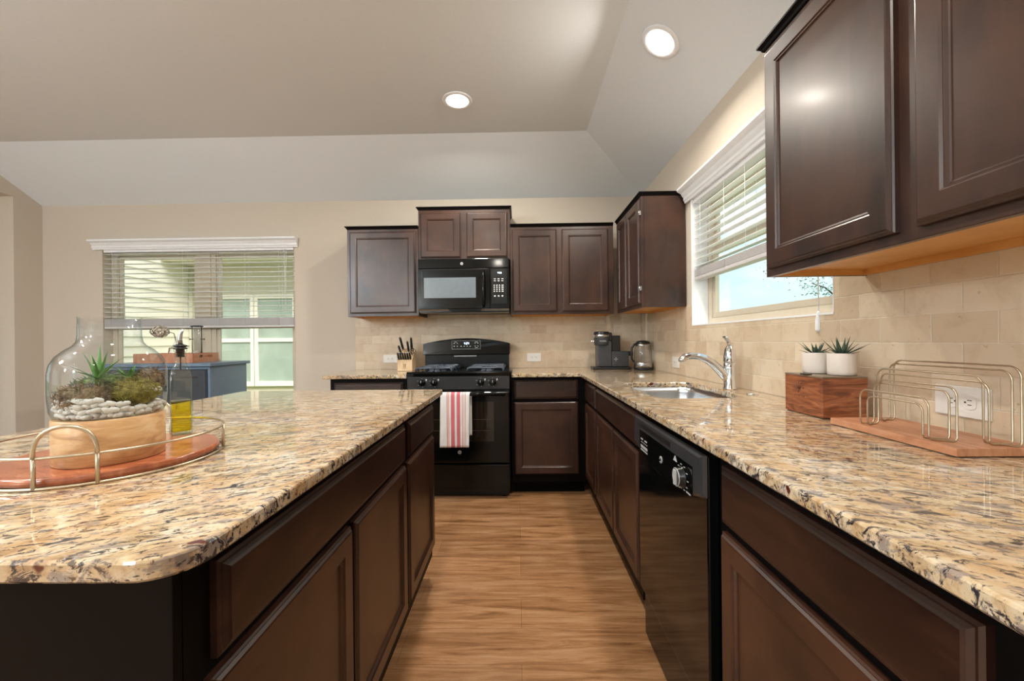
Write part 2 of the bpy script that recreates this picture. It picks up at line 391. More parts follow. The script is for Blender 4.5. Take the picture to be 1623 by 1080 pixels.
# back wall with window opening, right wall with window opening
W1 = (-3.778, -2.012, .60, 2.03)
W2 = (1.406, 2.54, 1.24, 2.03)
def holed_wall(name, axis, a0, a1, z0, z1, p0, p1, holes, mat='wall'):
    mb = MB()
    cuts = sorted(holes)
    def B(u0, u1, v0, v1):
        if u1-u0 < 1e-4 or v1-v0 < 1e-4: return
        if axis == 'x': mb.box(u0, u1, p0, p1, v0, v1)
        else: mb.box(p0, p1, u0, u1, v0, v1)
    cur = a0
    for (u0, u1, v0, v1) in cuts:
        B(cur, u0, z0, z1); B(u0, u1, z0, v0); B(u0, u1, v1, z1); cur = u1
    B(cur, a1, z0, z1)
    return struct(mb.build(name, mat))
holed_wall('wall_back', 'x', XH, XR+.13, 0, ZC+.33, YB+.006, YB+.14, [W1])
holed_wall('wall_right', 'y', YF, YB+.006, 0, ZC+.33, XR+.006, XR+.14, [W2])
W3 = (-3.7, -1.9, .02, 2.1); W4 = (-1.1, .5, .02, 2.1); W5 = (-6.3, -4.9, .4, 2.1)
holed_wall('wall_front', 'x', XH, XR+.14, 0, ZC+.33, YF-.12, YF, [W5, W3, W4])
holed_wall('wall_left', 'y', YF, YB+.006, 0, ZC+.33, XL-.12, XL, [(-2.6, 3.394, 0, 2.45)])
W6 = (-2.5, -.4, .5, 2.1); W7 = (.8, 2.6, .5, 2.1)  # unseen hall windows, added so daylight brightens the hall
holed_wall('wall_hall', 'y', YF, YB+.006, 0, ZC+.33, XH-.12, XH, [W6, W7])
# vaulted ceiling
xs, ys = .534, 3.05
mb = MB(); e_ = .012
def ceil_quad(pts, up=.06): mb.add(pts+[(p[0], p[1], p[2]+up) for p in pts], [(0, 1, 2, 3), (7, 6, 5, 4), (0, 4, 5, 1), (1, 5, 6, 2), (2, 6, 7, 3), (3, 7, 4, 0)])
zz = lambda d: ZC-.303/.55*d
ceil_quad([(XH, YB+e_, zz(e_)), (XR+e_, YB+e_, zz(e_)), (xs, ys, ZF), (XH, ys, ZF)])
ceil_quad([(XR+e_, YB+e_, zz(e_)), (XR+e_, YF-.1, zz(e_)), (xs, YF-.1, ZF), (xs, ys, ZF)])
ceil_quad([(XH, ys, ZF), (xs, ys, ZF), (xs, YF-.1, ZF), (XH, YF-.1, ZF)])
struct(mb.build('ceiling', 'ceil'))
# tile backsplash
mb = MB()
mb.box(-1.463, XR, YB, YB+.0059, .914, 1.40)
struct(mb.build('wall_back_tile', 'tile_b'))
mb = MB()
mb.box(XR, XR+.0059, -.6, W2[0], .914, 1.372); mb.box(XR, XR+.0059, W2[0], W2[1], .914, W2[2]); mb.box(XR, XR+.0059, W2[1], YB, .914, 1.372)
struct(mb.build('wall_right_tile', 'tile_r'))
mb = MB()
for a, b in ((-4.33, -1.40),): mb.box(a, b, YB-.012, YB+.006, 0, .09)
struct(mb.build('baseboard_back', 'white', bevel=.004))

def window(name, axis, plane, a0, a1, z0, z1, sgn, mull=None, meet=None, th=.045, mat='vinyl', depth=.05):
    """vinyl frame set in an opening; sgn = direction outdoors"""
    fr = MB()
    def B(mb, u0, u1, v0, v1, d0=0, d1=depth):
        p, q = sorted((plane+sgn*d0, plane+sgn*d1))
        if axis == 'x': mb.box(u0, u1, p, q, v0, v1)
        else: mb.box(p, q, u0, u1, v0, v1)
    cells = [(a0+.001, a1-.001)] if mull is None else [(a0+.001, mull-.05), (mull+.05, a1-.001)]
    if mull is not None: B(fr, mull-.0498, mull+.0498, z0+.001, z1-.001, -.006, depth-.002)
    for u0, u1 in cells:
        B(fr, u0, u0+th, z0+.001, z1-.001); B(fr, u1-th, u1, z0+.001, z1-.001); B(fr, u0+th+.0002, u1-th-.0002, z0+.001, z0+th); B(fr, u0+th+.0002, u1-th-.0002, z1-th, z1-.001)
    root = struct(fr.build(name, mat, bevel=.003))
    sash = MB(); pane = MB()
    for u0, u1 in cells:
        u0 += th+.0005; u1 -= th+.0005
        segs = [(z0+th+.0005, z1-th-.0005)] if meet is None else [(z0+th+.0005, meet), (meet, z1-th-.0005)]
        for k, (v0, v1) in enumerate(segs):
            d = .008 if k == 0 else .026; s = .032
            B(sash, u0, u0+s, v0, v1, d, d+.018); B(sash, u1-s, u1, v0, v1, d, d+.018); B(sash, u0+s+.0002, u1-s-.0002, v0, v0+s, d, d+.018); B(sash, u0+s+.0002, u1-s-.0002, v1-s, v1, d, d+.018)
            B(pane, u0+s-.004, u1-s+.004, v0+s-.004, v1-s+.004, d+.008, d+.011)
    s_ = sash.build('sash', mat, root, bevel=.002); pane.build('pane', 'pane', s_)
    return root
window('window_1', 'x', YB+.09, *W1, 1, mull=-2.895, meet=1.33)
window('window_2', 'y', XR+.10, *W2, 1, meet=1.70)
window('window_3', 'x', YF-.05, *W3, -1, mull=-2.8, mat='white')
window('window_4', 'x', YF-.05, *W4, -1, mull=-.3, mat='white')
window('window_5', 'x', YF-.05, *W5, -1, mat='white')
window('window_6', 'y', XH-.05, *W6, -1, meet=1.3, mat='white')
window('window_7', 'y', XH-.05, *W7, -1, meet=1.3, mat='white')
# white painted reveals of the two visible windows
mb = MB(); a0, a1, z0, z1 = W1; t_ = .004
for b in ((a0, a0+t_, z0, z1), (a1-t_, a1, z0, z1), (a0, a1, z1-t_, z1)): mb.box(b[0], b[1], YB+.002, YB+.089, b[2], b[3])
struct(mb.build('trim_1', 'wall'))
struct(MB().box(a0-.03, a1+.03, YB-.03, YB+.089, z0-.02, z0+.002).build('trim_2', 'white', bevel=.005))
mb = MB(); a0, a1, z0, z1 = W2
mb.box(XR-.001, XR+.099, a0, a0+t_, z0, z1); mb.box(XR-.001, XR+.099, a1-t_, a1, z0, z1); mb.box(XR+.002, XR+.099, a0, a1, z1-t_, z1); mb.box(XR-.002, XR+.099, a0, a1, z0-.001, z0+.006)
struct(mb.build('trim_3', 'white'))

# ================================================================== EXTERIOR
struct(MB().box(-40, 60, -40, 60, -.4, -.2).build('ground', 'grass'))
mb = MB().box(XH-.6, XR+.66, YF-1.6, YB+.5, 2.86, 3.0)
struct(mb.build('roof', 'fascia'))
# neighbouring house seen through the back window
h = thing('neighbour_house', (-6.2, 9.2, -.2), 'cream house with olive shaded wall and twin windows, outside beyond the big back window', 'house')
def siding_wall(p0, p1, z0, z1, mat, name, parent, step=.19, th=.15):
    """lap siding: each course leans out at its foot"""
    mb = MB(); d = Vector((p1[0]-p0[0], p1[1]-p0[1], 0)); n = Vector((d.y, -d.x, 0)).normalized()
    prof = [(-th, z0)]; z = z0
    while z < z1-1e-6:
        zt = min(z+step, z1); prof += [(.018, z), (.0, zt)]; z = zt
    prof.append((-th, z1))
    A = Vector((p0[0], p0[1], 0)); B = Vector((p1[0], p1[1], 0)); k = len(prof)
    vs = [A+n*a+Vector((0, 0, b)) for a, b in prof]+[B+n*a+Vector((0, 0, b)) for a, b in prof]
    mb.add(vs, [tuple(range(k)), tuple(range(k, 2*k))[::-1]]+[(i, (i+1) % k, k+(i+1) % k, k+i) for i in range(k)])
    return mb.build(name, mat, parent)
siding_wall((-7.40, 9.0), (2.0, 9.0), -.2, 3.4, 'siding2', 'rear_wall', h)
siding_wall((-7.40, 3.6), (-7.40, 8.98), -.2, 4.6, 'siding', 'wing_wall', h)
MB().box(-7.378, -7.30, 8.91, 8.977, -.2, 2.9).build('corner_board', 'fascia', h)
MB().box(-7.37, 2.2, 8.30, 8.97, 2.90, 3.15).build('fascia', 'fascia', h)
MB().box(-7.37, 2.2, 8.20, 8.295, 2.90, 3.12).build('gutter', 'siding', h)
MB().add([(-7.37, 8.2, 3.24), (2.3, 8.2, 3.24), (2.3, 12, 5.2), (-7.37, 12, 5.2), (-7.37, 8.2, 3.16), (2.3, 8.2, 3.16), (2.3, 12, 5.1), (-7.37, 12, 5.1)],
    [(0, 1, 2, 3), (7, 6, 5, 4), (0, 4, 5, 1), (1, 5, 6, 2), (2, 6, 7, 3), (3, 7, 4, 0)]).build('roof', 'roof', h)
for k, (x0, x1) in enumerate(((-6.79, -6.00), (-5.83, -5.04), (-3.2, -2.4), (-1.2, -.4))):
    s = (8.98/9.0)
    wf = MB(); z0, z1 = .30, 2.16; yw = 8.98
    for b in ((x0-.09, x0, z0-.1, z1+.1), (x1, x1+.09, z0-.1, z1+.1), (x0, x1, z1, z1+.1), (x0, x1, z0-.1, z0), (x0, x1, 1.19, 1.27)): wf.box(b[0], b[1], yw-.06, yw+.01, b[2], b[3])
    f_ = wf.build('window_frame', 'siding', h)
    MB().box(x0, x1, yw-.03, yw-.02, z0, z1).build('pane', 'outglass', f_)
    bl = MB()
    zc_ = z0+.02
    while zc_ < z1-.05: bl.box(x0+.02, x1-.02, yw-.019, yw-.012, zc_, zc_+.035); zc_ += .06
    bl.build('blind', 'outblind', f_)
# the tree outside the sink window
tr = thing('tree', (9.6, 12.2, -.2), 'sparse green tree seen against the sky through the sink window', 'tree')
tb = MB().tube([(9.6, 12.2, -.2), (9.5, 12.1, 1.5), (9.62, 12.2, 3.2), (9.5, 12.1, 5.0)], [.16, .12, .09, .03], 8)
rt = random.Random(3); tips = []
for k in range(16):
    z = rt.uniform(1.6, 4.6); a = rt.uniform(0, 2*PI); L = rt.uniform(.7, 1.6)
    p = Vector((9.55, 12.15, z)); q = p+Vector((math.cos(a)*L, math.sin(a)*L, rt.uniform(.0, .7)))
    tb.tube([p, (p+q)/2+Vector((0, 0, .1)), q], [.035, .02, .008], 5); tips += [q, (p+q)/2, p*.25+q*.75, q+Vector((rt.uniform(-.3, .3), rt.uniform(-.3, .3), rt.uniform(-.3, .3)))]
tb.build('trunk', 'bark', tr)
lf = MB()
for q in tips:
    for i in range(55):
        c = q+Vector((rt.gauss(0, .2), rt.gauss(0, .2), rt.gauss(0, .16))); a = Vector((rt.gauss(0, 1), rt.gauss(0, 1), rt.gauss(0, 1))).normalized(); b = a.orthogonal().normalized(); s = rt.uniform(.03, .055)
        lf.add([c-a*s, c+b*s*.45, c+a*s, c-b*s*.45], [(0, 1, 2, 3)])
lf.build('foliage', 'treeleaf', tr)

# ================================================================== LIGHTS
def downlight(loc, normal, label, first=None):
    nrm = Vector(normal).normalized(); q = nrm.to_track_quat('Z', 'Y')
    r = thing('recessed_light', loc, label, 'ceiling light'); r.rotation_euler = q.to_euler()
    t = MB().lathe([(.072, .0), (.096, .0), (.098, .003), (.094, .007), (.080, .009), (.072, .006)], n=40, cap0=False, cap1=False)
    me = t.build('trim_ring', 'white'); me.parent = r
    l = MB().lathe([(.074, .001), (.072, .006), (.055, .013), (.03, .017), (.006, .018)], n=40); ln = l.build('lens', 'lens'); ln.parent = r
    ld = bpy.data.lights.new('downlight', 'AREA'); ld.shape = 'DISK'; ld.size = .13; ld.energy = LIGHT_CAN; ld.spread = math.radians(170); ld.color = (1, .93, .82)
    lo = bpy.data.objects.new('downlight', ld); col.objects.link(lo); lo.location = Vector(loc)+nrm*.022
    lo.rotation_euler = (-nrm).to_track_quat('Z', 'Y').to_euler()
    return r
downlight((-.382, 2.634, ZF), (0, 0, -1), 'round recessed ceiling light on the flat ceiling in front of the range')
downlight((.722, 2.012, 2.6375), (-.482, 0, -.876), 'round recessed ceiling light on the sloping ceiling above the sink')
for p in ((-.382, .5), (-2.4, .5), (-2.4, -1.6), (-.382, -1.6)):  # extra downlights added out of view as fill light
    downlight((*p, ZF), (0, 0, -1), 'added recessed ceiling light, unseen fill behind the camera')['group'] = 'added fill downlights behind the camera'
# globe pendants added out of view as fill for room and ceiling
for i, (gx, gy) in enumerate(((-2.7, -3.2), (-2.95, .05), (-3.9, -2.2))):
    g = thing('added_fill_globe', (gx, gy, ZF), 'added globe fill lamp, unseen behind the camera', 'fill light', 'added fill globes behind the camera')
    MB().lathe([(.06, 0), (.06, -.02), (.01, -.03)], (gx, gy, ZF), 24).build('canopy', 'white', g)
    MB().tube([(gx, gy, ZF-.02), (gx, gy, 2.32)], .006).build('cord', 'white', g)
    ld = bpy.data.lights.new('globe', 'POINT'); ld.energy = LIGHT_FILL; ld.shadow_soft_size = .17; ld.color = (.84, .94, 1)
    lo = bpy.data.objects.new('globe', ld); col.objects.link(lo); lo.location = (gx, gy, 2.13)
# sky light entering through the glass doors and windows
def portal(loc, size, nrm):
    ld = bpy.data.lights.new('portal', 'AREA'); ld.shape = 'RECTANGLE'; ld.size, ld.size_y = size; ld.cycles.is_portal = True
    lo = bpy.data.objects.new('portal', ld); col.objects.link(lo); lo.location = loc; lo.rotation_euler = Vector(nrm).to_track_quat('-Z', 'Z').to_euler()
portal((-2.895, YB+.15, 1.31), (1.77, 1.43), (0, -1, 0)); portal((XR+.15, 1.973, 1.635), (1.13, .79), (-1, 0, 0))
portal((-2.8, YF-.14, 1.06), (1.8, 2.08), (0, 1, 0)); portal((-.3, YF-.14, 1.06), (1.6, 2.08), (0, 1, 0)); portal((-5.6, YF-.14, 1.25), (1.4, 1.7), (0, 1, 0))
portal((XH-.14, -1.45, 1.3), (2.1, 1.6), (1, 0, 0)); portal((XH-.14, 1.7, 1.3), (1.8, 1.6), (1, 0, 0))

# ================================================================== COUNTERTOPS
ZT, ZU = .914, .887
g = slab('countertop', round_poly([(-1.46, 2.962), (-.830, 2.962), (-.830, 3.597), (-1.46, 3.597)], [.01, .003, .003, .003], 3), [], ZU, ZT, 'granite', origin=Vector((-1.15, 3.28, ZU)))
tag(g, 'short granite countertop left of the black range, under the knife block', 'countertop')
sinkhole = round_poly([(.575, 1.672), (.900, 1.672), (.955, 1.80), (.972, 2.02), (.955, 2.255), (.90, 2.285), (.575, 2.285)], [.07, .06, .12, .2, .05, .05, .07], 5)
g = slab('countertop', round_poly([(-.052, 2.965), (.4505, 2.965), (.4505, -.55), (1.0875, -.55), (1.0875, 3.597), (-.052, 3.597)], [.003, .012, .003, .003, .003, .003], 3), [sinkhole], ZU, ZT, 'granite', origin=Vector((.77, 1.5, ZU)))
tag(g, 'long L-shaped granite countertop holding the sink along the right wall', 'countertop')
isl = round_poly([(-1.42, .449), (-.3885, .449), (-.3885, 2.062), (-1.42, 2.062)], [.03, .062, .02, .03], 8)
g = slab('island_countertop', isl, [], ZU, ZT, 'granite_i', origin=Vector((-.9, 1.25, ZU)))
tag(g, 'large granite island countertop with rounded corners carrying the terrarium tray', 'countertop')

# ================================================================== CABINETS
def base_cabinet(label, face, plane, u0, u1, depth, doors, drawers, z0=.10, z1=.886, group=None, kick=True, side=None):
    """plane = front of the face frame"""
    mp_ = fmap(face, plane); c = mp_((u0+u1)/2, 0, -depth/2)
    r = thing('base_cabinet', (c[0], c[1], 0), label, 'cabinet', group)
    b = MB(); fbox(b, face, plane, u0+.001, u1-.001, z0, z1, -depth, -.019); b.build('body', 'espresso', r)
    b = MB(); fbox(b, face, plane, u0+.001, u1-.001, z0, z1, -.0185, 0); b.build('face_frame', 'black_wood', r)
    if kick:
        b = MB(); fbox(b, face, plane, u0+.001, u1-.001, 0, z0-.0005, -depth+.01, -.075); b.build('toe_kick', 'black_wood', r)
    for (a, c_, v0, v1) in doors: door_panel(face, plane, a, c_, v0, v1).build('door', 'espresso', r)
    for (a, c_, v0, v1) in drawers: drawer_panel(face, plane, a, c_, v0, v1).build('drawer_front', 'espresso_h', r)
    return r
PB, PR, PI_ = 3.012, .497, -.437
# back run
base_cabinet('dark wooden base cabinet left of the black range, top drawer edge showing', 'b', PB, -1.42, -.832, .58, [(-1.385, -.865, .16, .695)], [(-1.385, -.865, .715, .855)])
base_cabinet('dark reddish base cabinet with one door and drawer right of the range', 'b', PB, -.054, .495, .58, [(-.036, .442, .163, .697)], [(-.036, .442, .722, .862)])
# right run
base_cabinet('narrow dark base cabinet in the corner, one door and small drawer, beside the sink cabinet', 'r', PR, 2.545, 3.010, .58, [(2.565, 2.935, .163, .697)], [(2.565, 2.935, .716, .855)])
base_cabinet('dark sink base cabinet with two doors and one wide false drawer', 'r', PR, 1.640, 2.544, .585, [(2.085, 2.532, .163, .697), (1.652, 2.075, .163, .697)], [(1.660, 2.528, .716, .855)], z1=.70)
base_cabinet('dark base cabinet with wide drawer nearest the camera, right of the dishwasher', 'r', PR, .385, 1.005, .585, [(.415, .975, .10, .697)], [(.430, .975, .718, .855)])
base_cabinet('dark base cabinet beside the camera at the near end of the right counter', 'r', PR, -.53, .384, .585, [(-.04, .36, .12, .697), (-.50, -.06, .12, .697)], [(-.50, .36, .718, .855)])
# tall front rail above the sink doors so that the bowl hangs free behind it
# island
base_cabinet('island cabinet with one door and small drawer at the end near the range', 'i', PI_, 1.500, 1.985, .58, [(1.520, 1.968, .165, .700)], [(1.528, 1.965, .718, .852)])
base_cabinet('wide island cabinet with two doors under one long drawer nearest the camera', 'i', PI_, .512, 1.499, .58, [(1.022, 1.488, .165, .700), (.545, 1.002, .165, .700)], [(.558, 1.480, .718, .855)])
r = bpy.data.objects['base_cabinet.007']; MB().box(-1.017, -.437, .498, .5118, .0, .886).build('end_panel', 'black_wood', r, bevel=.001)  # near-black colour paints in the lack of light on this end
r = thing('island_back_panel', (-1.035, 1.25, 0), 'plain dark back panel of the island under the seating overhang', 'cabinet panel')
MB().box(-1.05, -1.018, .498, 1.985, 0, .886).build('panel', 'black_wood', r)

def wall_cabinet(label, face, plane, u0, u1, z0, z1, depth, doors, crown=True, crown_sides=(0, 0), over=.016):
    mp_ = fmap(face, plane); c = mp_((u0+u1)/2, z0, -depth/2)
    r = thing('wall_cabinet', c, label, 'cabinet')
    b = MB(); fbox(b, face, plane, u0+.001, u1-.001, z0+.022, z1, -depth, -.019)
    # side skins run down to the bottom edge
    fbox(b, face, plane, u0+.001, u0+.013, z0, z0+.022, -depth, -.019); fbox(b, face, plane, u1-.013, u1-.001, z0, z0+.022, -depth, -.019)
    b.build('body', 'espresso', r)
    b = MB(); fbox(b, face, plane, u0+.001, u1-.001, z0, z1, -.0185, 0); b.build('face_frame', 'espresso', r, bevel=.0015)
    b = MB(); fbox(b, face, plane, u0+.0135, u1-.0135, z0+.0195, z0+.0215, -depth, -.0195)
    fbox(b, face, plane, u0+.0135, u1-.0135, z0+.001, z0+.0195, -depth, -depth+.012)
    fbox(b, face, plane, u0+.0135, u0+.0165, z0+.001, z0+.0195, -depth+.012, -.0195); fbox(b, face, plane, u1-.0165, u1-.0135, z0+.001, z0+.0195, -depth+.012, -.0195)
    fbox(b, face, plane, u0+.0135, u1-.0135, z0+.001, z0+.0195, -.023, -.0195)
    q = b.build('underside', 'maple', r); q['label'] = 'orange unfinished underside'
    for (a, c_, v0, v1) in doors: door_panel(face, plane, a, c_, v0, v1).build('door', 'espresso', r)
    if crown:
        rs = []
        for wv, zc_ in ((.0, z1+.0005), (.004, z1+.004), (.007, z1+.011), (over, z1+.019), (over, z1+.025), (-.01, z1+.025)):
            o0 = wv if crown_sides[0] else 0; o1 = wv if crown_sides[1] else 0
            rs.append([mp_(u0-o0+.001, zc_, -depth), mp_(u1+o1-.001, zc_, -depth), mp_(u1+o1-.001, zc_, wv), mp_(u0-o0+.001, zc_, wv)])
        MB().rings(rs, True, True, False).build('crown_molding', 'black_wood', r)
    return r
PU = 3.290   # face-frame plane of the back uppers (doors stand 2 cm proud)
wall_cabinet('single-door reddish brown wall cabinet left of the microwave', 'b', PU, -1.40, -.812, 1.370, 2.085, .308, [(-1.375, -.835, 1.395, 2.062)], crown_sides=(1, 0))
wall_cabinet('raised short two-door wall cabinet above the microwave', 'b', PU, -.811, -.060, 1.822, 2.235, .308, [(-.790, -.462, 1.842, 2.208), (-.414, -.082, 1.842, 2.208)], crown_sides=(1, 1))
wall_cabinet('two-door wall cabinet right of the microwave', 'b', PU, -.059, .782, 1.370, 2.085, .308, [(-.042, .320, 1.392, 2.062), (.362, .738, 1.392, 2.062)])
cc_ = wall_cabinet('two-door wall cabinet on the right wall between the corner and the sink window', 'r', .805, 2.622, 3.268, 1.366, 2.088, .283, [(2.632, 2.925, 1.392, 2.066), (2.945, 3.20, 1.392, 2.066)], crown_sides=(1, 0))
for hz in (1.49, 1.98): MB().box(.789, .8045, 2.6235, 2.6310, hz-.014, hz+.014).lathe([(.004, hz-.010), (.004, hz+.010)], (.790, 2.6255, 0), 12).build('hinge', 'steel', cc_)
wall_cabinet('large two-door wall cabinet at the top right, closest to the camera', 'r', .785, .385, 1.283, 1.350, 2.058, .303, [(.836, 1.258, 1.372, 2.034), (.400, .792, 1.372, 2.034)], crown_sides=(0, 1))

# ================================================================== RANGE
def badge(name, c, r, axis, parent, sgn):
    """small round silver badge with a script-like double loop"""
    b = MB(); c = Vector(c)
    def P(a, h, k=0):
        return {'y': Vector((a, sgn*k, h)), 'x': Vector((sgn*k, a, h))}[axis]
    ring = lambda rr, k: [c+P(rr*math.cos(2*PI*i/28), rr*math.sin(2*PI*i/28), k) for i in range(28)]
    b.rings([ring(r, 0), ring(r, .0015), ring(r*.97, .002), ring(r*.97, .002)], True, True, False)
    o = b.build(name, 'silver', parent)
    g = MB()
    g.tube([c+P(r*.80*math.cos(2*PI*i/24), r*.80*math.sin(2*PI*i/24), .0022) for i in range(24)], r*.045, 5, True)
    for s_ in (-1, 1):
        g.tube([c+P(s_*r*.26+r*.22*math.cos(2*PI*i/14), r*.30*math.sin(2*PI*i/14)+s_*-.08*r, .0022) for i in range(14)], r*.07, 5, True)
        g.tube([c+P(s_*r*.26+r*.2, -r*.2, .0022), c+P(s_*r*.26-r*.05, -r*.5, .0022)], r*.06, 5)
    g.build('monogram', 'appl', o); return o
SEG = {'0': 'abcdef', '1': 'bc', '2': 'abged', '3': 'abgcd', '4': 'fgbc', '5': 'afgcd', '6': 'afgedc', '7': 'abc', '8': 'abcdefg', '9': 'abcdfg'}
def digits(txt, u, v, hgt, put, mb):
    """seven segment digits; put(u, v) -> 3D box maker"""
    wd = hgt*.52; t = hgt*.13
    for ch in txt:
        if ch == ':':
            put(mb, u, u+t, v+hgt*.25, v+hgt*.25+t); put(mb, u, u+t, v+hgt*.65, v+hgt*.65+t); u += t*2.4; continue
        if ch == ' ': u += wd*1.4; continue
        S = {'a': (0, wd, hgt-t, hgt), 'g': (0, wd, hgt/2-t/2, hgt/2+t/2), 'd': (0, wd, 0, t), 'b': (wd-t, wd, hgt/2, hgt), 'c': (wd-t, wd, 0, hgt/2), 'f': (0, t, hgt/2, hgt), 'e': (0, t, 0, hgt/2)}
        for k in SEG[ch]: a = S[k]; put(mb, u+a[0], u+a[1], v+a[2], v+a[3])
        u += wd*1.4
RX0, RX1 = -.818, -.068; RC = (RX0+RX1)/2
rg = thing('gas_range', (RC, 3.25, 0), 'black gas range with curved backguard and four burners between the counters', 'stove')
MB().box(RX0, RX1, 2.975, 3.585, .055, .912).build('body', 'appl_s', rg, bevel=.004)
for x in (RX0+.05, RX1-.05):
    for y in (3.02, 3.53): MB().cyl((x, y, 0), .018, .056).build('foot', 'blkplast', rg)
MB().box(RX0+.012, RX1-.012, 3.0, 3.02, .008, .054).build('kick_plate', 'appl_s', rg)
# cooktop with raised front lip
mb = MB().prism([(2.938, .905), (2.934, .925), (2.945, .936), (2.975, .936), (2.985, .928), (3.50, .928), (3.50, .908)], RX0-.004, RX1+.004, 'x')
mb.build('cooktop', 'appl', rg)
mb = MB().prism([(2.975, .800), (2.950, .800), (2.942, .808), (2.938, .900), (2.975, .904)], RX0, RX1, 'x')
cp = mb.build('control_panel', 'appl_g', rg, bevel=.002)
for x, in ((-.709,), (-.620,), (-.278,), (-.190,)):
    k = MB().lathe([(.026, 0), (.026, -.004), (.0225, -.008), (.020, -.026), (.016, -.030)], (x, 2.940, .856), 24, axis='y')
    k.box(x-.005, x+.005, 2.901, 2.932, .836, .877)
    kn = k.build('knob', 'appl', rg, bevel=.001)
    mk = MB(); mk.box(x-.0012, x+.0012, 2.8995, 2.902, .858, .876)
    for q in range(5):
        a = PI*(.15+q*.35); mk.box(x+.034*math.cos(a)-.003, x+.034*math.cos(a)+.003, 2.9383, 2.9405, .856+.030*math.sin(a)-.0012, .856+.030*math.sin(a)+.0012)
    mk.box(x+.027, x+.036, 2.9383, 2.9405, .873, .884)
    mk.build('knob_marks', 'silver', kn)
# oven door with window
mb = MB().box(RX0+.002, RX1-.002, 2.932, 2.972, .268, .786)
dr = mb.build('oven_door', 'appl', rg, bevel=.006, seg=3)
MB().box(-.660, -.185, 2.9300, 2.9318, .425, .715).build('door_window', plain('smoked_oven_window', (.012, .009, .006), .05, spec=.6), dr)
mb = MB()
for z in (.505, .585): mb.box(-.640, -.205, 2.9290, 2.9299, z, z+.0022)
mb.build('rack_lines', plain('dim_oven_rack', (.09, .06, .04), .3), dr)
mb = MB().tube([(RX0+.03, 2.885, .775), (RC, 2.880, .777), (RX1-.03, 2.885, .775)], .0125, 12)
for x in (RX0+.045, RX1-.045): mb.tube([(x, 2.887, .775), (x, 2.935, .770)], .011, 8)
mb.build('handle', 'appl', dr)
badge('badge', (-.437, 2.9317, .348), .0135, 'y', dr, -1)
MB().box(RX0+.004, RX1-.004, 2.936, 2.972, .062, .256).build('storage_drawer', 'appl', rg, bevel=.006, seg=3)
# backguard
arc = [(-.823+.749*i/16, 1.138+.046*math.sin(PI*i/16)**.9) for i in range(17)]
mb = MB(); lo = [(-.074, 1.044), (-.823, 1.044)]
pts = arc+lo
fr = [Vector((x, 3.470+(.0 if z > 1.1 else -.006), z)) for x, z in pts]; bk = [Vector((x, 3.575, z)) for x, z in pts]; fi = [Vector((RC+(x-RC)*.992, 3.462+(.004 if z > 1.1 else -.006), 1.1+(z-1.1)*.93)) for x, z in pts]
mb.rings([bk, fr, fi], True, True, False); bgd = mb.build('backguard', 'appl', rg)
MB().box(-.815, -.082, 3.50, 3.575, .928, 1.0435).build('backguard_base', 'appl_s', rg, bevel=.003)
mb = MB()
mb.box(-.562, -.366, 3.4975, 3.4998, 1.026, 1.034)
mb.build('vent_strip', 'silver', rg)
mb = MB().prism([(-.572, 1.090), (-.325, 1.090), (-.325, 1.164), (-.572, 1.164)], 3.4545, 3.463, 'y'); dp = mb.build('display_panel', 'appl_s', bgd)
put = lambda y: (lambda mbx, a, b, c, d: mbx.box(a, b, y-.001, y, c, d))
mb = MB(); digits('4:24', -.468, 1.130, .019, put(3.4543), mb); mb.build('clock_digits', 'display', dp)
mb = MB()
for (x, z) in [(-.552, 1.137), (-.525, 1.137), (-.372, 1.138), (-.348, 1.138), (-.552, 1.113), (-.525, 1.113), (-.492, 1.112), (-.466, 1.112), (-.440, 1.112), (-.414, 1.112), (-.372, 1.113), (-.348, 1.113)]:
    mb.box(x-.0045, x+.0045, 3.4532, 3.4543, z, z+.005)
for (x, z) in [(-.540, 1.150), (-.360, 1.150), (-.360, 1.100)]: mb.box(x-.012, x+.012, 3.4532, 3.4543, z, z+.003)
for p in [((-.572, -.325), (1.090, 1.0912)), ((-.572, -.325), (1.163, 1.164)), ((-.572, -.571), (1.09, 1.164)), ((-.326, -.325), (1.09, 1.164))]: mb.box(*p[0], 3.4537, 3.4543, *p[1])
mb.build('button_prints', 'silver', dp)
# burners and grates
for i, (bx, by) in enumerate(((-.640, 3.06), (-.640, 3.33), (-.245, 3.06), (-.245, 3.33))):
    b = MB().lathe([(.048, .928), (.048, .934), (.038, .937), (.036, .945), (.030, .948)], (bx, by, 0), 24); b.build('burner', 'iron', rg)
for gx0, gx1 in ((-.765, -.500), (-.380, -.115)):
    g = MB(); gz = .960; r_ = .0065
    xc_ = (gx0+gx1)/2
    def bar(x0, y0, x1, y1):
        g.tube([(x0, y0, .932), (x0, y0, .950), (x0+(x1-x0)*.05, y0+(y1-y0)*.05, gz), (x0+(x1-x0)*.95, y0+(y1-y0)*.95, gz), (x1, y1, .950), (x1, y1, .932)], r_, 6)
    for y in (2.985, 3.195, 3.205, 3.405): bar(gx0, y, gx1, y)
    for x in (gx0, gx1): g.tube([(x, 2.985, gz-.004), (x, 3.405, gz-.004)], r_, 6)
    for y in (3.06, 3.33):
        bar(gx0, y, xc_-.03, y); bar(gx1, y, xc_+.03, y); bar(xc_, y-.07, xc_, y-.02); bar(xc_, y+.07, xc_, y+.02)
    g.build('grate', 'iron', rg)
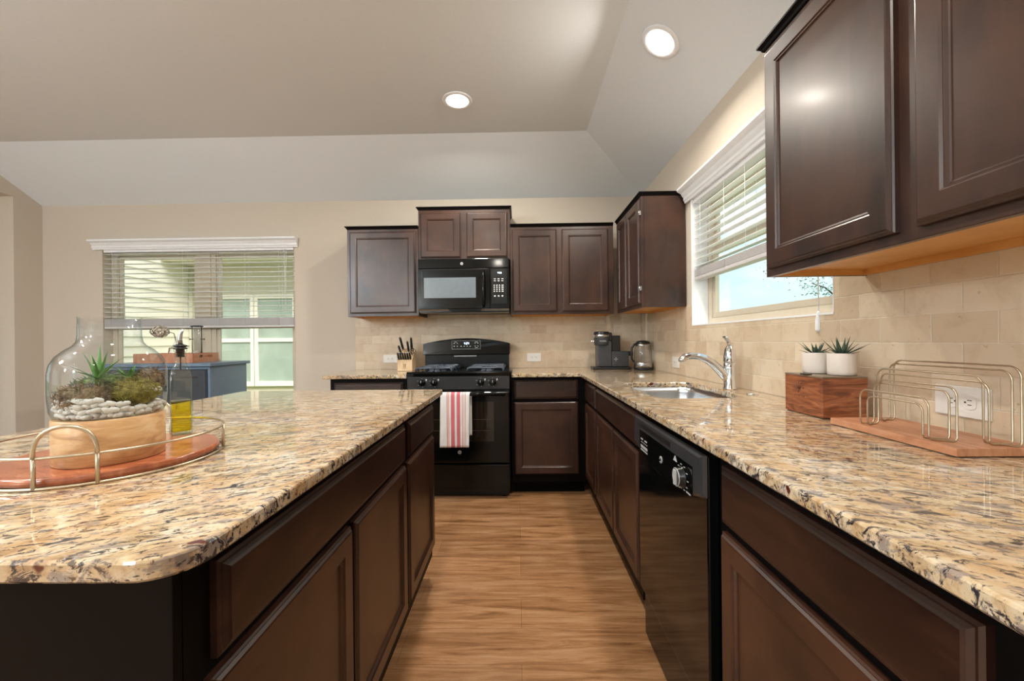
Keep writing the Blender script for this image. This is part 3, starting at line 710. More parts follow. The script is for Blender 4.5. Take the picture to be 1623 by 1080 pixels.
# ------------------------------------------------------------------ towel over the oven handle
def towelmat():
    mt, t, b = base_mat('striped_towel')
    g = N(t, 'NewGeometry'); s = N(t, 'SeparateXYZ'); t.links.new(g.outputs['Position'], s.inputs[0])
    mr = N(t, 'MapRange'); mr.inputs['From Min'].default_value = -.566; mr.inputs['From Max'].default_value = -.350; t.links.new(s.outputs['X'], mr.inputs['Value'])
    W_ = (.78, .78, .78); Rr = (.62, .16, .19); O = (.66, .36, .26)
    st = [(0, W_), (.235, Rr), (.262, W_), (.285, O), (.315, W_), (.335, W_), (.375, Rr), (.50, W_), (.565, Rr), (.68, W_), (.745, Rr), (.765, W_), (.795, O), (.815, W_), (.845, Rr), (.862, W_)]
    r = N(t, 'ValToRGB'); r.color_ramp.interpolation = 'CONSTANT'; el = r.color_ramp.elements; el.remove(el[0]); el[0].position = 0; el[0].color = (*W_, 1)
    for p, c in st[1:]: q = el.new(p); q.color = (*c, 1)
    t.links.new(mr.outputs[0], r.inputs[0]); t.links.new(r.outputs[0], b.inputs['Base Color']); b.inputs['Roughness'].default_value = .9
    bump(t, b, noise(t, coords(t), 400, 2), .3, .001); return mt
M['towel'] = towelmat()
def cloth_strip(path, x0, x1, nx=22, fold=.004):
    vs = []; L = len(path)
    for j, (y, z, sh) in enumerate(path):
        for i in range(nx+1):
            u = i/nx; f_ = fold*math.sin(u*9+j*.25)*min(1, max(0, (.80-z)*6))
            vs.append((x0+(x1-x0)*u+sh, y-abs(f_)-.0, z))
    fs = [(j*(nx+1)+i, j*(nx+1)+i+1, (j+1)*(nx+1)+i+1, (j+1)*(nx+1)+i) for j in range(L-1) for i in range(nx)]
    return vs, fs
path = []
for i in range(15): path.append((2.9095, .478+(.775-.478)*i/14, .010))
for i in range(9): a = PI*i/8; path.append((2.8825+.0165*math.cos(a)*1.4, .777+.0165*math.sin(a), .01*(1-i/8)))
for i in range(1, 24): path.append((2.8590-.004*i/24, .777-(.777-.404)*i/23, -.006*i/23))
vs, fs = cloth_strip(path, -.560, -.352)
mb = MB().add(vs, fs, True)
tw = mb.build('dish_towel', 'towel', origin=Vector((-.457, 2.87, .404)))
md = tw.modifiers.new('thickness', 'SOLIDIFY'); md.thickness = .0025; md.offset = 0
tag(tw, 'white dish towel with red stripes hung over the oven door handle', 'towel')

# ================================================================== MICROWAVE
mx0, mx1, myf = -.797, -.068, 3.205
mw = thing('microwave', ((mx0+mx1)/2, 3.4, 1.39), 'black over-the-range microwave with grey window mounted above the stove', 'microwave')
MB().box(mx0+.004, mx1-.004, 3.235, 3.592, 1.392, 1.818).build('body', 'appl_s', mw)
MB().box(mx0, mx1, myf, 3.234, 1.742, 1.818).build('top_grille', 'appl', mw, bevel=.003)
xd = mx0+.789*(mx1-mx0)
dr = MB().box(mx0, xd-.002, myf, 3.234, 1.418, 1.739).build('door', 'appl', mw, bevel=.003)
MB().box(mx0+.048, xd-.112, myf-.0014, myf-.0002, 1.505, 1.668).build('window', 'mwglass', dr)
mb = MB().box(mx0+.03, xd-.02, myf-.001, myf-.0002, 1.732, 1.7345); mb.box(mx0+.03, mx0+.034, myf-.001, myf-.0002, 1.46, 1.72); mb.build('door_trim', 'appl_g', dr)
mb = MB().tube([(xd-.05, myf, 1.715), (xd-.05, myf-.022, 1.700), (xd-.049, myf-.036, 1.62), (xd-.049, myf-.038, 1.57), (xd-.049, myf-.036, 1.52), (xd-.05, myf-.022, 1.45), (xd-.05, myf, 1.435)], [.011, .012, .012, .012, .012, .012, .011], 10)
mb.build('handle', 'appl', dr)
ctl = MB().box(xd+.001, mx1, myf, 3.234, 1.418, 1.739).build('control_panel', 'appl', mw, bevel=.003)
MB().box(xd+.012, mx1-.018, myf-.001, myf-.0002, 1.455, 1.722).build('control_face', 'appl_s', ctl)
mb = MB(); digits('4:23', xd+.062, 1.694, .014, put(myf-.0012), mb); mb.build('clock_digits', 'display', ctl)
mb = MB()
for r_, z in enumerate((1.650, 1.634)):
    for c_ in range(3): mb.box(xd+.032+c_*.030, xd+.048+c_*.030, myf-.002, myf-.0011, z, z+.006)
for r_ in range(4):
    for c_ in range(4): mb.box(xd+.030+c_*.021, xd+(.040 if c_ < 3 else .046)+c_*.021, myf-.002, myf-.0011, 1.597-r_*.016, 1.606-r_*.016)
for c_ in range(3): mb.box(xd+.032+c_*.030, xd+.046+c_*.030, myf-.002, myf-.0011, 1.511, 1.522)
mb.build('buttons', 'silver', ctl)
badge('badge', (mx0+.49*(mx1-mx0)-.005, myf-.0002, 1.778), .0115, 'y', mw, -1)
mb = MB().prism([(myf+.006, 1.4172), (3.30, 1.4172), (3.30, 1.388), (myf+.05, 1.388)], mx0+.004, mx1-.004, 'x'); mb.build('bottom_vent', plain('grey_vent_metal', (.28, .26, .23), .35), mw); MB().prism([(mx0+.24, 1.4168), (mx0+.26, 1.398), (mx0+.49, 1.398), (mx0+.51, 1.4168)], myf+.002, myf+.03, 'y').build('vent_cover', 'appl', mw)

# ================================================================== DISHWASHER
dw = thing('dishwasher', (.75, 1.30, 0), 'black dishwasher with round dial and curved control panel under the counter', 'dishwasher')
DX, D0, D1 = .456, 1.012, 1.590
MB().box(.50, 1.06, 1.022, 1.620, .02, .868).build('tub', 'blkplast', dw)
mb = MB().box(DX+.012, .499, D0, D1, .196, .866); dd = mb.build('door', 'appl', dw, bevel=.005, seg=3)
def bow(u): return math.sin(PI*(u-D0)/(D1-D0))
nn = 20
us = [D0+(D1-D0)*i/nn for i in range(nn+1)]
lowr = lambda u: .760-.045*bow(u)**.8
def panelrings(x_top, x_bot, ins, topz, lowoff):
    f_ = []
    for u in us: f_.append((u, topz))
    for u in reversed(us): f_.append((u, lowr(u)+lowoff))
    return f_
out0 = [Vector((DX+.0118, u, z)) for u, z in panelrings(0, 0, 0, .866, 0)]
out1 = [Vector((DX+.002, min(max(u, D0+.004), D1-.004), z)) for u, z in panelrings(0, 0, 0, .863, .003)]
out2 = [Vector((DX-.004, D0+.012+(u-D0)*(D1-D0-.024)/(D1-D0), z)) for u, z in panelrings(0, 0, 0, .858, .008)]
cp = MB().rings([out0, out1, out2], True, True, False).build('control_panel', 'appl_g', dw)
i0, i1 = 1.060, 1.515
ins_ = []; us2 = [i0+(i1-i0)*i/16 for i in range(17)]
for u in us2: ins_.append((u, .824))
for u in reversed(us2): ins_.append((u, .746-.021*math.sin(PI*(u-i0)/(i1-i0))))
ra = [Vector((DX-.0042, u, z)) for u, z in ins_]; rb = [Vector((DX-.0058, u, z)) for u, z in ins_]
fc = MB().rings([ra, rb], True, True, False).build('control_face', 'appl', cp)
MB().box(DX-.0056, DX-.0042, 1.215, 1.500, .834, .850).build('handle_pocket', 'blkplast', cp)
xf = DX-.0060
dl = MB().lathe([(.030, 0), (.030, -.003), (.026, -.005), (.025, -.016), (.021, -.018)], (xf, 1.122, .777), 32, axis='x').build('dial', 'appl_s', cp)
mb = MB(); mb.tube([(xf-.0175, 1.122+.024*math.cos(2*PI*i/28), .777+.024*math.sin(2*PI*i/28)) for i in range(28)], .0012, 5, True)
mb.box(xf-.024, xf-.0178, 1.117, 1.127, .757, .797)
mb.build('dial_rim', 'silver', dl)
mb = MB()
for i in range(9):
    a = PI*(.25+i*.19); mb.box(xf-.0008, xf+.0003, 1.122+.036*math.cos(a)-.004, 1.122+.036*math.cos(a)+.004, .777+.034*math.sin(a)-.001, .777+.034*math.sin(a)+.001)
for i in range(6): mb.box(xf-.0008, xf+.0003, 1.425+i*.013, 1.434+i*.013, .762, .772); mb.box(xf-.0008, xf+.0003, 1.425+i*.013, 1.434+i*.013, .752, .757)
for i in range(5): mb.box(xf-.0008, xf+.0003, 1.427+i*.015, 1.432+i*.015, .781, .784)
mb.box(xf-.0008, xf+.0003, 1.430, 1.455, .791, .796); mb.box(xf-.0008, xf+.0003, 1.475, 1.498, .791, .796)
mb.box(xf-.0008, xf+.0003, 1.070, 1.096, .744, .748); mb.box(xf-.0008, xf+.0003, 1.140, 1.160, .740, .744)
# small warning triangle sticker
mb.rings([[Vector((xf+.0003, 1.160, .806)), Vector((xf+.0003, 1.185, .806)), Vector((xf+.0003, 1.1725, .822))], [Vector((xf-.0009, 1.160, .806)), Vector((xf-.0009, 1.185, .806)), Vector((xf-.0009, 1.1725, .822))]], True, True, False)
mb.build('panel_prints', 'silver', cp)
badge('badge', (xf, 1.289, .775), .011, 'x', cp, -1)
MB().box(.486, .499, D0+.004, D1-.004, .012, .172).build('kick_panel', 'appl', dw, bevel=.003)

# ================================================================== SINK AND FAUCET
sk = thing('sink', (.77, 1.98, .72), 'stainless steel undermount sink bowl set in the granite', 'sink')
loops = []
for d, z in ((-.012, .8865), (-.012, .885), (.004, .885), (.006, .86), (.010, .75), (.035, .715), (.12, .706)): loops.append([Vector((p[0], p[1], z)) for p in offset_poly(sinkhole, d)])
mb = MB().rings(loops, False, True, True); ob = mb.build('bowl', 'steel', sk)
md = ob.modifiers.new('t', 'SOLIDIFY'); md.thickness = .0015; md.offset = -1
MB().lathe([(.045, .7065), (.045, .7085), (.036, .7092), (.034, .7075)], (.77, 1.98, 0), 28).build('drain', 'chrome', sk)
fa = thing('faucet', (1.018, 1.957, ZT), 'chrome single-lever kitchen faucet with low arched spout behind the sink', 'faucet')
MB().lathe([(.031, ZT), (.031, ZT+.006), (.0285, ZT+.010), (.0275, ZT+.10), (.0272, 1.043)], (1.018, 1.957, 0), 32).build('body', 'chrome', fa)
MB().lathe([(.0272, 1.0435), (.0285, 1.048), (.0275, 1.075), (.022, 1.105), (.014, 1.122), (.006, 1.128)], (1.018, 1.957, 0), 32).build('handle_dome', 'chrome', fa)
mb = MB(); c0 = [(1.018, 1.118), (1.016, 1.133), (1.008, 1.150), (.999, 1.163), (.992, 1.167)]
rs = []
for i, (x, z) in enumerate(c0):
    wv = (.012, .011, .015, .018, .014)[i]; tv = (.012, .009, .008, .007, .004)[i]
    rs.append([Vector((x+tv*math.cos(a)*.7, 1.957+wv*math.sin(a), z+tv*math.cos(a)*.7)) for a in [2*PI*k/14 for k in range(14)]])
mb.rings(rs).build('lever', 'chrome', fa)
sp_ = [(1.010, .955), (.992, .980), (.970, 1.006), (.940, 1.036), (.905, 1.060), (.868, 1.074), (.830, 1.077), (.803, 1.070), (.788, 1.056), (.784, 1.046)]
mb = MB().tube([(x, 1.957, z) for x, z in sp_], [.020, .0215, .0215, .020, .018, .0165, .0165, .0165, .0155, .0140], 16)
mb.build('spout', 'chrome', fa)
ob = MB().lathe([(.024, ZT), (.024, ZT+.003), (.018, ZT+.007), (.004, ZT+.0085)], (1.015, 1.765, 0), 28).build('hole_cover', 'chrome', origin=Vector((1.015, 1.765, ZT)))
tag(ob, 'small round chrome cap on the counter to the right of the faucet', 'sink hole cover')

# ================================================================== OUTLETS
def outlet(label, axis, c, w_=.125, h_=.074, sockets=True):
    """horizontal duplex outlet; c = centre on the tile surface"""
    r = thing('wall_outlet', c, label, 'outlet'); c = Vector(c)
    def B(mb, u0, u1, v0, v1, k0, k1):
        if axis == 'y': mb.box(c.x+u0, c.x+u1, c.y-k1, c.y-k0, c.z+v0, c.z+v1)
        else: mb.box(c.x-k1, c.x-k0, c.y+u0, c.y+u1, c.z+v0, c.z+v1)
    mb = MB(); B(mb, -w_/2, w_/2, -h_/2, h_/2, .0002, .006); mb.build('cover_plate', 'plastic_w', r, bevel=.002)
    sl = MB()
    for s_ in (-1, 1):
        k = MB(); cc = s_*.0195*(w_/.116); pts = []
        for i in range(24):
            a = 2*PI*i/24; pts.append((cc+max(-.0135, min(.0135, .0172*math.cos(a))), .0172*math.sin(a)))
        P = (lambda u, v, q: Vector((c.x+u, c.y-q, c.z+v))) if axis == 'y' else (lambda u, v, q: Vector((c.x-q, c.y+u, c.z+v)))
        k.rings([[P(u, v, .0061) for u, v in pts], [P(u, v, .0078) for u, v in pts]], True, True, False); soc = k.build('socket', 'plastic_w', r)
        q = MB(); sg = s_
        B(q, cc-.005, cc+.005, .0045, .0065, .0079, .0086); B(q, cc-.004, cc+.004, -.0065, -.0045, .0079, .0086); B(q, cc+sg*-.0115, cc+sg*-.0075, -.0022, .0022, .0079, .0086)
        q.build('slots', 'slot', soc)
    return r
outlet('white wall outlet left of the range, partly behind the knife block', 'y', (-1.150, YB, 1.008))
outlet('white wall outlet on the back tiles right of the range', 'y', (.139, YB, 1.008))
outlet('white wall outlet on the side wall tiles just behind the faucet spout', 'x', (XR, 2.80, .996), .115)
outlet('white wall outlet on the side wall tiles seen through the wire rack', 'x', (XR, 1.005, .998), .124, .075)

# ================================================================== BLINDS
def blind(label, axis, plane, a0, a1, ztop, zrail0, zrail1, zslat_lo, pitch, sgn_in, cords, valance, loc, tilt=0, cordends=()):
    """plane = middle of the slats; sgn_in = direction into the room"""
    r = thing('window_blind', loc, label, 'blinds')
    def B(mb, u0, u1, d0, d1, v0, v1):
        p, q = sorted((plane+sgn_in*d0, plane+sgn_in*d1))
        if axis == 'x': mb.box(u0, u1, p, q, v0, v1)
        else: mb.box(p, q, u0, u1, v0, v1)
    mb = MB(); z = zslat_lo
    while z < ztop-.03:
        dz = .025*math.sin(tilt)
        p, q = plane-sgn_in*.025, plane+sgn_in*.025
        P = (lambda u, d, v: (u, d, v)) if axis == 'x' else (lambda u, d, v: (d, u, v))
        mb.add([P(a0, p, z+dz), P(a1, p, z+dz), P(a1, q, z-dz), P(a0, q, z-dz), P(a0, p, z+dz+.0028), P(a1, p, z+dz+.0028), P(a1, q, z-dz+.0028), P(a0, q, z-dz+.0028)],
               [(0, 1, 2, 3), (7, 6, 5, 4), (0, 4, 5, 1), (1, 5, 6, 2), (2, 6, 7, 3), (3, 7, 4, 0)]); z += pitch
    mb.build('slats', 'slat', r)
    mb = MB(); z = zrail0+.022
    while z < zrail1: B(mb, a0, a1, -.025, .025, z, z+.0028); z += .0042
    mb.build('stacked_slats', 'rail', r)
    mb = MB(); B(mb, a0, a1, -.026, .026, zrail0, zrail0+.020); mb.build('bottom_rail', 'rail', r, bevel=.003)
    mb = MB(); B(mb, a0, a1, -.028, .028, ztop-.028, ztop+.02); mb.build('head_rail', 'white', r)
    # moulded valance
    v0, v1, vz0, vz1, d0 = valance
    prof = [(0, vz0), (.012, vz0), (.014, vz0+.012), (.020, vz0+.018), (.020, vz0+.034), (.030, vz0+.048), (.036, vz0+.060), (.050, vz1-.022), (.062, vz1-.012), (.062, vz1), (0, vz1)]
    P = (lambda u, d, v: Vector((u, d0+sgn_in*d, v))) if axis == 'x' else (lambda u, d, v: Vector((d0+sgn_in*d, u, v)))
    MB().rings([[P(v0, a, b) for a, b in prof], [P(v1, a, b) for a, b in prof]], True, True, False).build('valance', 'white', r)
    mb = MB()
    for u in cords:
        for d_ in (-.027, .027):
            if axis == 'x': mb.tube([(u, plane+d_, zrail0+.01), (u, plane+d_, ztop)], .0011, 5)
            else: mb.tube([(plane+d_, u, zrail0+.01), (plane+d_, u, ztop)], .0011, 5)
    mb.build('ladder_cords', 'white', r)
    for (u, zl, tass, du) in cordends:
        mb = MB()
        for k in (0, 1):
            pu = u+k*du; p = plane+sgn_in*.036
            pts = [(pu-k*du*.0, p, ztop-.01), (pu+du*.3*(1-2*k), p, (ztop+zl)/2), (u+du*.5, p, zl)]
            mb.tube([(a, b, c) if axis == 'x' else (b, a, c) for a, b, c in pts], .0016, 5)
        cdn = mb.build('pull_cord', 'white', r)
        if tass:
            mb = MB(); P3 = (u+du*.5, plane+sgn_in*.036) if axis == 'x' else (plane+sgn_in*.036, u+du*.5)
            mb.lathe([(.003, zl+.03), (.006, zl+.024), (.007, zl+.012), (.010, zl), (.011, zl-.035), (.009, zl-.045)], (P3[0], P3[1], 0), 14); mb.build('tassel', 'white', cdn)
    return r
blind('wide white slatted blind half raised on the big back window', 'x', YB+.035, -3.768, -2.022, 2.03, 1.306, 1.392, 1.411, .0442, -1, (-3.69, -3.04, -2.72, -2.47, -2.16), (-3.853, -1.978, 2.024, 2.106, YB+.001), (-2.895, 3.58, 2.03), 0, ((-2.105, 1.45, False, .02),))
bpy.data.objects['window_blind']
blind('white slatted blind half raised on the sink window of the side wall', 'y', XR+.038, 1.416, 2.530, 2.03, 1.522, 1.585, 1.606, .0442, -1, (2.44, 2.16, 1.96, 1.70, 1.50), (1.34, 2.605, 2.028, 2.118, XR+.0), (1.08, 1.97, 2.03), .12, ((1.474, 1.225, True, .012),))

# ================================================================== SMALL THINGS: ISLAND TRAY
TC = Vector((-.862, .848)); ZB = .932       # tray centre, top of its board
tray = thing('serving_tray', (TC.x, TC.y, ZT), 'round reddish wooden serving tray with thin brass wire rail on the island', 'tray')
cp_ = lambda r, a, z, n=0: Vector((TC.x+r*math.cos(a), TC.y+r*math.sin(a), z))
MB().lathe([(.174, .9165), (.178, .919), (.178, .929), (.175, ZB)], (TC.x, TC.y, 0), 72, smooth=True).build('board', 'acacia', tray)
mb = MB(); RT = .1865
mb.tube([cp_(RT, 2*PI*i/72, .917) for i in range(72)], .0026, 8, True)
mb.tube([cp_(RT, 2*PI*i/72, .969) for i in range(72)], .0026, 8, True)
a0_, a1_ = math.radians(-77), math.radians(-52)
for off in (0, PI):
    aa, ab = a0_+off, a1_+off
    for a in (aa, ab, math.radians(28)+off): mb.tube([cp_(RT+.001, a, .917), cp_(RT+.001, a, .971)], .0032, 8)
    pts = []
    for i in range(17):
        th = PI*i/16; am = (aa+ab)/2-(ab-aa)/2*math.cos(th); pts.append(cp_(RT+.002, am, .969+.052*math.sin(th)**.75))
    mb.tube(pts, .0032, 8)
mb.build('wire_rail', 'brass', tray)

# ------------------------------------------------------------------ terrarium
JC = Vector((-.830, .807)); 
ZJ = 1.0195
tj = thing('terrarium_jar', (JC.x, JC.y, ZB), 'large clear glass terrarium jar on a round pale wooden base', 'terrarium')
MB().lathe([(.081, ZB+.0003), (.083, ZB+.002), (.0835, ZB+.03), (.0835, 1.017), (.0815, 1.019)], (JC.x, JC.y, 0), 64).build('wooden_base', 'mango', tj)
gp = [(.004, ZJ+.0006), (.076, ZJ+.0006), (.082, ZJ+.004), (.0855, ZJ+.014), (.0878, 1.06), (.0878, 1.105), (.085, 1.122), (.078, 1.137), (.066, 1.150), (.055, 1.158), (.0495, 1.166), (.0475, 1.178), (.0470, 1.213), (.0485, 1.2155)]
ob = MB().lathe(gp, (JC.x, JC.y, 0), 72, cap0=False, cap1=False).build('glass_jar', 'jar', tj)
# the pebbles
rp_ = random.Random(11)
pm = []
for v in range(4):
    b = MB(); b.ball((0, 0, 0), .0068, 6, (1.12+.1*v, .82, .74))
    for i, p in enumerate(b.v):
        b.v[i] = p*(1+.10*math.sin(p.x*700+v*2)+.08*math.cos(p.y*600+v))
    o = b.build('pebble', 'pebble', origin=Vector((0, 0, 0))); pm.append(o)
first = True; cnt = 0
plab = 'small smooth white pebble among the pebbles inside the glass terrarium'
def put_pebble(r, a, z, s=1):
    global cnt
    src = pm[cnt % 4]; o = src if cnt < 4 else src.copy()
    if cnt >= 4: col.objects.link(o)
    o.location = (JC.x+r*math.cos(a), JC.y+r*math.sin(a), z)
    o.rotation_euler = (rp_.uniform(-.6, .6), rp_.uniform(-.6, .6), adir+PI/2+rp_.uniform(-.5, .5)); o.scale = (s, s, s)
    tag(o, plab, 'pebble', 'white pebbles in the terrarium'); cnt += 1
adir = math.atan2(-JC.y, -JC.x)      # towards the room
for L in range(5):
    n = 28; r = (.0705, .0735, .0735, .0735, .0735)[L]; z = ZJ+.0068+L*.0096
    for i in range(n):
        a = adir-2.1+4.2*(i+.5*(L % 2))/n
        rel = a-adir          # negative = left of the camera view
        lim = .034*max(0, math.cos((rel+.75)*1.1))**.6 if rel < .5 else .012
        if L*.0096 > lim or (L == 0 and False): continue
        put_pebble(r+rp_.uniform(-.0025, .0006), a+rp_.uniform(-.035, .035), z+rp_.uniform(-.0015, .002), rp_.uniform(.78, 1.12))
for i in range(12):
    a = adir-1.9+3.8*i/12; put_pebble(.058, a, ZJ+.0075, 1.1)
for a_, z_ in ((.95, 1.068), (1.28, 1.066), (1.12, 1.060)): put_pebble(.0725, adir+a_, z_, 1.15)
# moss clumps
def moss(label, mat, c, rad, n, seed, L=.012, flat=.55):
    rr = random.Random(seed); mb = MB(); c = Vector(c)
    mb.ball(c, 1, 10, (rad[0]*.93, rad[1]*.93, rad[2]*.9))
    for i, p in enumerate(mb.v):
        d = p-c; mb.v[i] = c+d*(1+.08*math.sin(d.x*300)+.08*math.cos(d.y*270+d.z*200))
    for k in range(n):
        d = Vector((rr.gauss(0, 1), rr.gauss(0, 1), abs(rr.gauss(0, 1))-.2)).normalized()
        p = c+Vector((d.x*rad[0], d.y*rad[1], d.z*rad[2])); t = Vector((rr.gauss(0, 1), rr.gauss(0, 1), rr.gauss(0, .7))).normalized()
        b = t.orthogonal().normalized(); w_ = rr.uniform(.00035, .0008); l = L*rr.uniform(.5, 1.2); q = d*rr.uniform(.001, .004)
        def keep(v):
            rv = Vector((v.x-JC.x, v.y-JC.y))
            if rv.length > .083: rv = rv.normalized()*.083; return Vector((JC.x+rv.x, JC.y+rv.y, v.z))
            return v
        p1, p2, p3 = keep(p), keep(p+t*l*.5+q), keep(p+t*l-q*.5)
        mb.add([p1-b*w_, p1+b*w_, p2+b*w_, p2-b*w_], [(0, 1, 2, 3)]); mb.add([p2-b*w_, p2+b*w_, p3+b*w_*.4, p3-b*w_*.4], [(0, 1, 2, 3)])
    for i, v in enumerate(mb.v):
        rv = Vector((v.x-JC.x, v.y-JC.y))
        if rv.length > .083: rv = rv.normalized()*.083; mb.v[i] = Vector((JC.x+rv.x, JC.y+rv.y, v.z))
    o = mb.build('moss', mat, origin=Vector((c.x, c.y, c.z-rad[2]))); o['kind'] = 'stuff'; return tag(o, label, 'moss')
def jp(lat, dep, z):   # lateral to the right of view, depth away from camera
    f = Vector((JC.x, JC.y)).normalized(); r_ = Vector((f.y, -f.x)); return (JC.x+f.x*dep+r_.x*lat, JC.y+f.y*dep+r_.y*lat, z)
moss('brown dried moss at the front left inside the terrarium', 'moss_b', jp(-.036, -.020, 1.055), (.040, .042, .028), 900, 1)
moss('yellow-green moss at the front right inside the terrarium', 'moss_g', jp(.036, -.030, 1.060), (.034, .036, .030), 1100, 2)
moss('tan moss against the right side of the terrarium glass', 'moss_b', jp(.056, .005, 1.078), (.026, .03, .028), 600, 4)
moss('green moss mound at the back of the terrarium', 'moss_d', jp(-.010, .032, 1.062), (.058, .044, .034), 900, 3)
# leafy plants
def leaf(mb, base, d, L, w, curl, up=Vector((0, 0, 1)), n=7, thick=.15, clampr=None):
    """tapering, channelled leaf that arches over"""
    d = Vector(d).normalized(); side = d.cross(up)
    side = side.normalized() if side.length > 1e-3 else d.orthogonal().normalized(); rs = []
    p = Vector(base); dirv = d.copy()
    for i in range(n+1):
        t = i/n; ww = w*(.75+.5*math.sin(PI*min(1, t*1.4))*.5)*(1-t**1.6)+.0002; nn_ = side.cross(dirv).normalized()
        ring = [p-side*ww, p-nn_*ww*thick*1.5, p+side*ww, p+nn_*ww*thick*.3]
        if clampr:
            rg2 = []
            for v in ring:
                rv = Vector((v.x-JC.x, v.y-JC.y))
                if rv.length > clampr: rv = rv.normalized()*clampr
                rg2.append(Vector((JC.x+rv.x, JC.y+rv.y, v.z)))
            ring = rg2
        rs.append(ring)
        p = p+dirv*(L/n); dirv = (dirv+Vector((0, 0, -curl/n))).normalized()
    mb.rings(rs)
def rosette(name, label, c, n, L, w, elev, curl, seed, mat='leaf', clampr=None, cat='plant'):
    rr = random.Random(seed); mb = MB()
    for k in range(n):
        a = 2.4*k+rr.uniform(-.2, .2); e = elev[0]+(elev[1]-elev[0])*k/(n-1)+rr.uniform(-.08, .08)
        d = Vector((math.cos(a)*math.cos(e), math.sin(a)*math.cos(e), math.sin(e)))
        leaf(mb, Vector(c)+Vector((math.cos(a), math.sin(a), 0))*w*.5, d, L*rr.uniform(.75, 1.1), w, curl*rr.uniform(.6, 1.2), clampr=clampr)
    return mb, mat
mb, mt_ = rosette('', '', jp(-.018, -.012, 1.092), 15, .068, .0050, (.30, 1.40), .7, 5, clampr=.080)
tag(mb.build('terrarium_plant', 'leaf', origin=Vector(jp(-.018, -.012, 1.085))), 'larger spiky green plant in the middle of the terrarium', 'plant')
mb, mt_ = rosette('', '', jp(.026, -.004, 1.092), 9, .038, .0050, (.45, 1.3), .3, 8, clampr=.080)
tag(mb.build('terrarium_plant', 'leaf', origin=Vector(jp(.026, -.004, 1.087))), 'smaller bright green plant on the right in the terrarium', 'plant')

# ------------------------------------------------------------------ oil bottle
BC = Vector((-.855, 1.005)); ang = math.atan2(BC.x, BC.y)
ob_ = thing('oil_bottle', (BC.x, BC.y, ZB), 'square clear glass olive oil bottle with pour spout, half full of yellow oil', 'bottle')
def sqring(h, z, rad, k=6):
    pts = round_poly([(-h, -h), (h, -h), (h, h), (-h, h)], min(rad, h*.98), k)
    rot = -ang+.05
    return [Vector((BC.x+x*math.cos(rot)-y*math.sin(rot), BC.y+x*math.sin(rot)+y*math.cos(rot), z)) for x, y in pts]
H_ = .0215
ZB2 = ZB+.0008
MB().rings([sqring(H_-.003, ZB2, .004), sqring(H_, ZB2+.004, .005), sqring(H_, 1.078, .005), sqring(H_-.002, 1.088, .008), sqring(.0165, 1.100, .012), sqring(.0125, 1.110, .0122), sqring(.0115, 1.122, .0113), sqring(.0115, 1.140, .0113), sqring(.0135, 1.141, .0132), sqring(.0135, 1.146, .0132)], True, False, True).build('glass_body', 'bottle', ob_)
MB().rings([sqring(H_-.0055, ZB2+.008, .003), sqring(H_-.0022, ZB2+.011, .004), sqring(H_-.0022, 1.018, .004), sqring(H_-.0022, 1.0183, .004)], True, True, False).build('oil', 'oil', ob_)
mb = MB().lathe([(.0085, 1.128), (.0085, 1.1465), (.0145, 1.147), (.0145, 1.151), (.0115, 1.1515), (.0115, 1.153), (.0145, 1.1535), (.0145, 1.157), (.006, 1.160)], (BC.x, BC.y, 0), 24)
for z in (1.1275, 1.134, 1.140): mb.lathe([(.0085, z), (.0105, z+.001), (.0085, z+.002)], (BC.x, BC.y, 0), 20)
mb.tube([(BC.x, BC.y, 1.13), (BC.x, BC.y, 1.095)], .0016, 6)
mb.build('stopper', 'blkplast', ob_)
rx = Vector((math.cos(-ang), math.sin(-ang), 0)); b0 = Vector((BC.x, BC.y, 0))
MB().tube([b0+Vector((0, 0, 1.158)), b0-rx*.001+Vector((0, 0, 1.172)), b0+rx*.001+Vector((0, 0, 1.186)), b0+rx*.005+Vector((0, 0, 1.199))], [.0058, .0052, .0042, .0034], 14).build('pour_spout', 'steel', ob_)

# ================================================================== BACK COUNTER
kb = thing('knife_block', (-.945, 3.36, ZT), 'pale wooden knife block full of black-handled knives left of the range', 'knife block')
bx0, bx1 = -1.010, -.885
MB().prism([(3.335, .9145), (3.475, .9145), (3.475, 1.085), (3.455, 1.100), (3.335, 1.010)], bx0, bx1, 'x').build('block', 'block', kb, bevel=.003)
mb = MB()
for s_ in (-1, 1):
    x = -.9475+s_*.006
    mb.lathe([(.0028, 0), (.0028, -.0008)], (x, 3.3346, .972), 12, axis='y')
    mb.tube([(x, 3.3340, .969), (x+s_*.001, 3.3340, .955)], .0016, 5); mb.tube([(x, 3.3340, .966), (x+s_*.008, 3.3340, .972)], .0009, 5)
    mb.tube([(x, 3.3340, .956), (x+s_*.004, 3.3340, .946)], .001, 5); mb.tube([(x, 3.3340, .956), (x-s_*.003, 3.3340, .946)], .001, 5)
for i in range(9): mb.box(-.967+i*.0045, -.9645+i*.0045, 3.3335, 3.3345, .937, .9395)
mb.build('burned_emblem', 'scorch', kb)
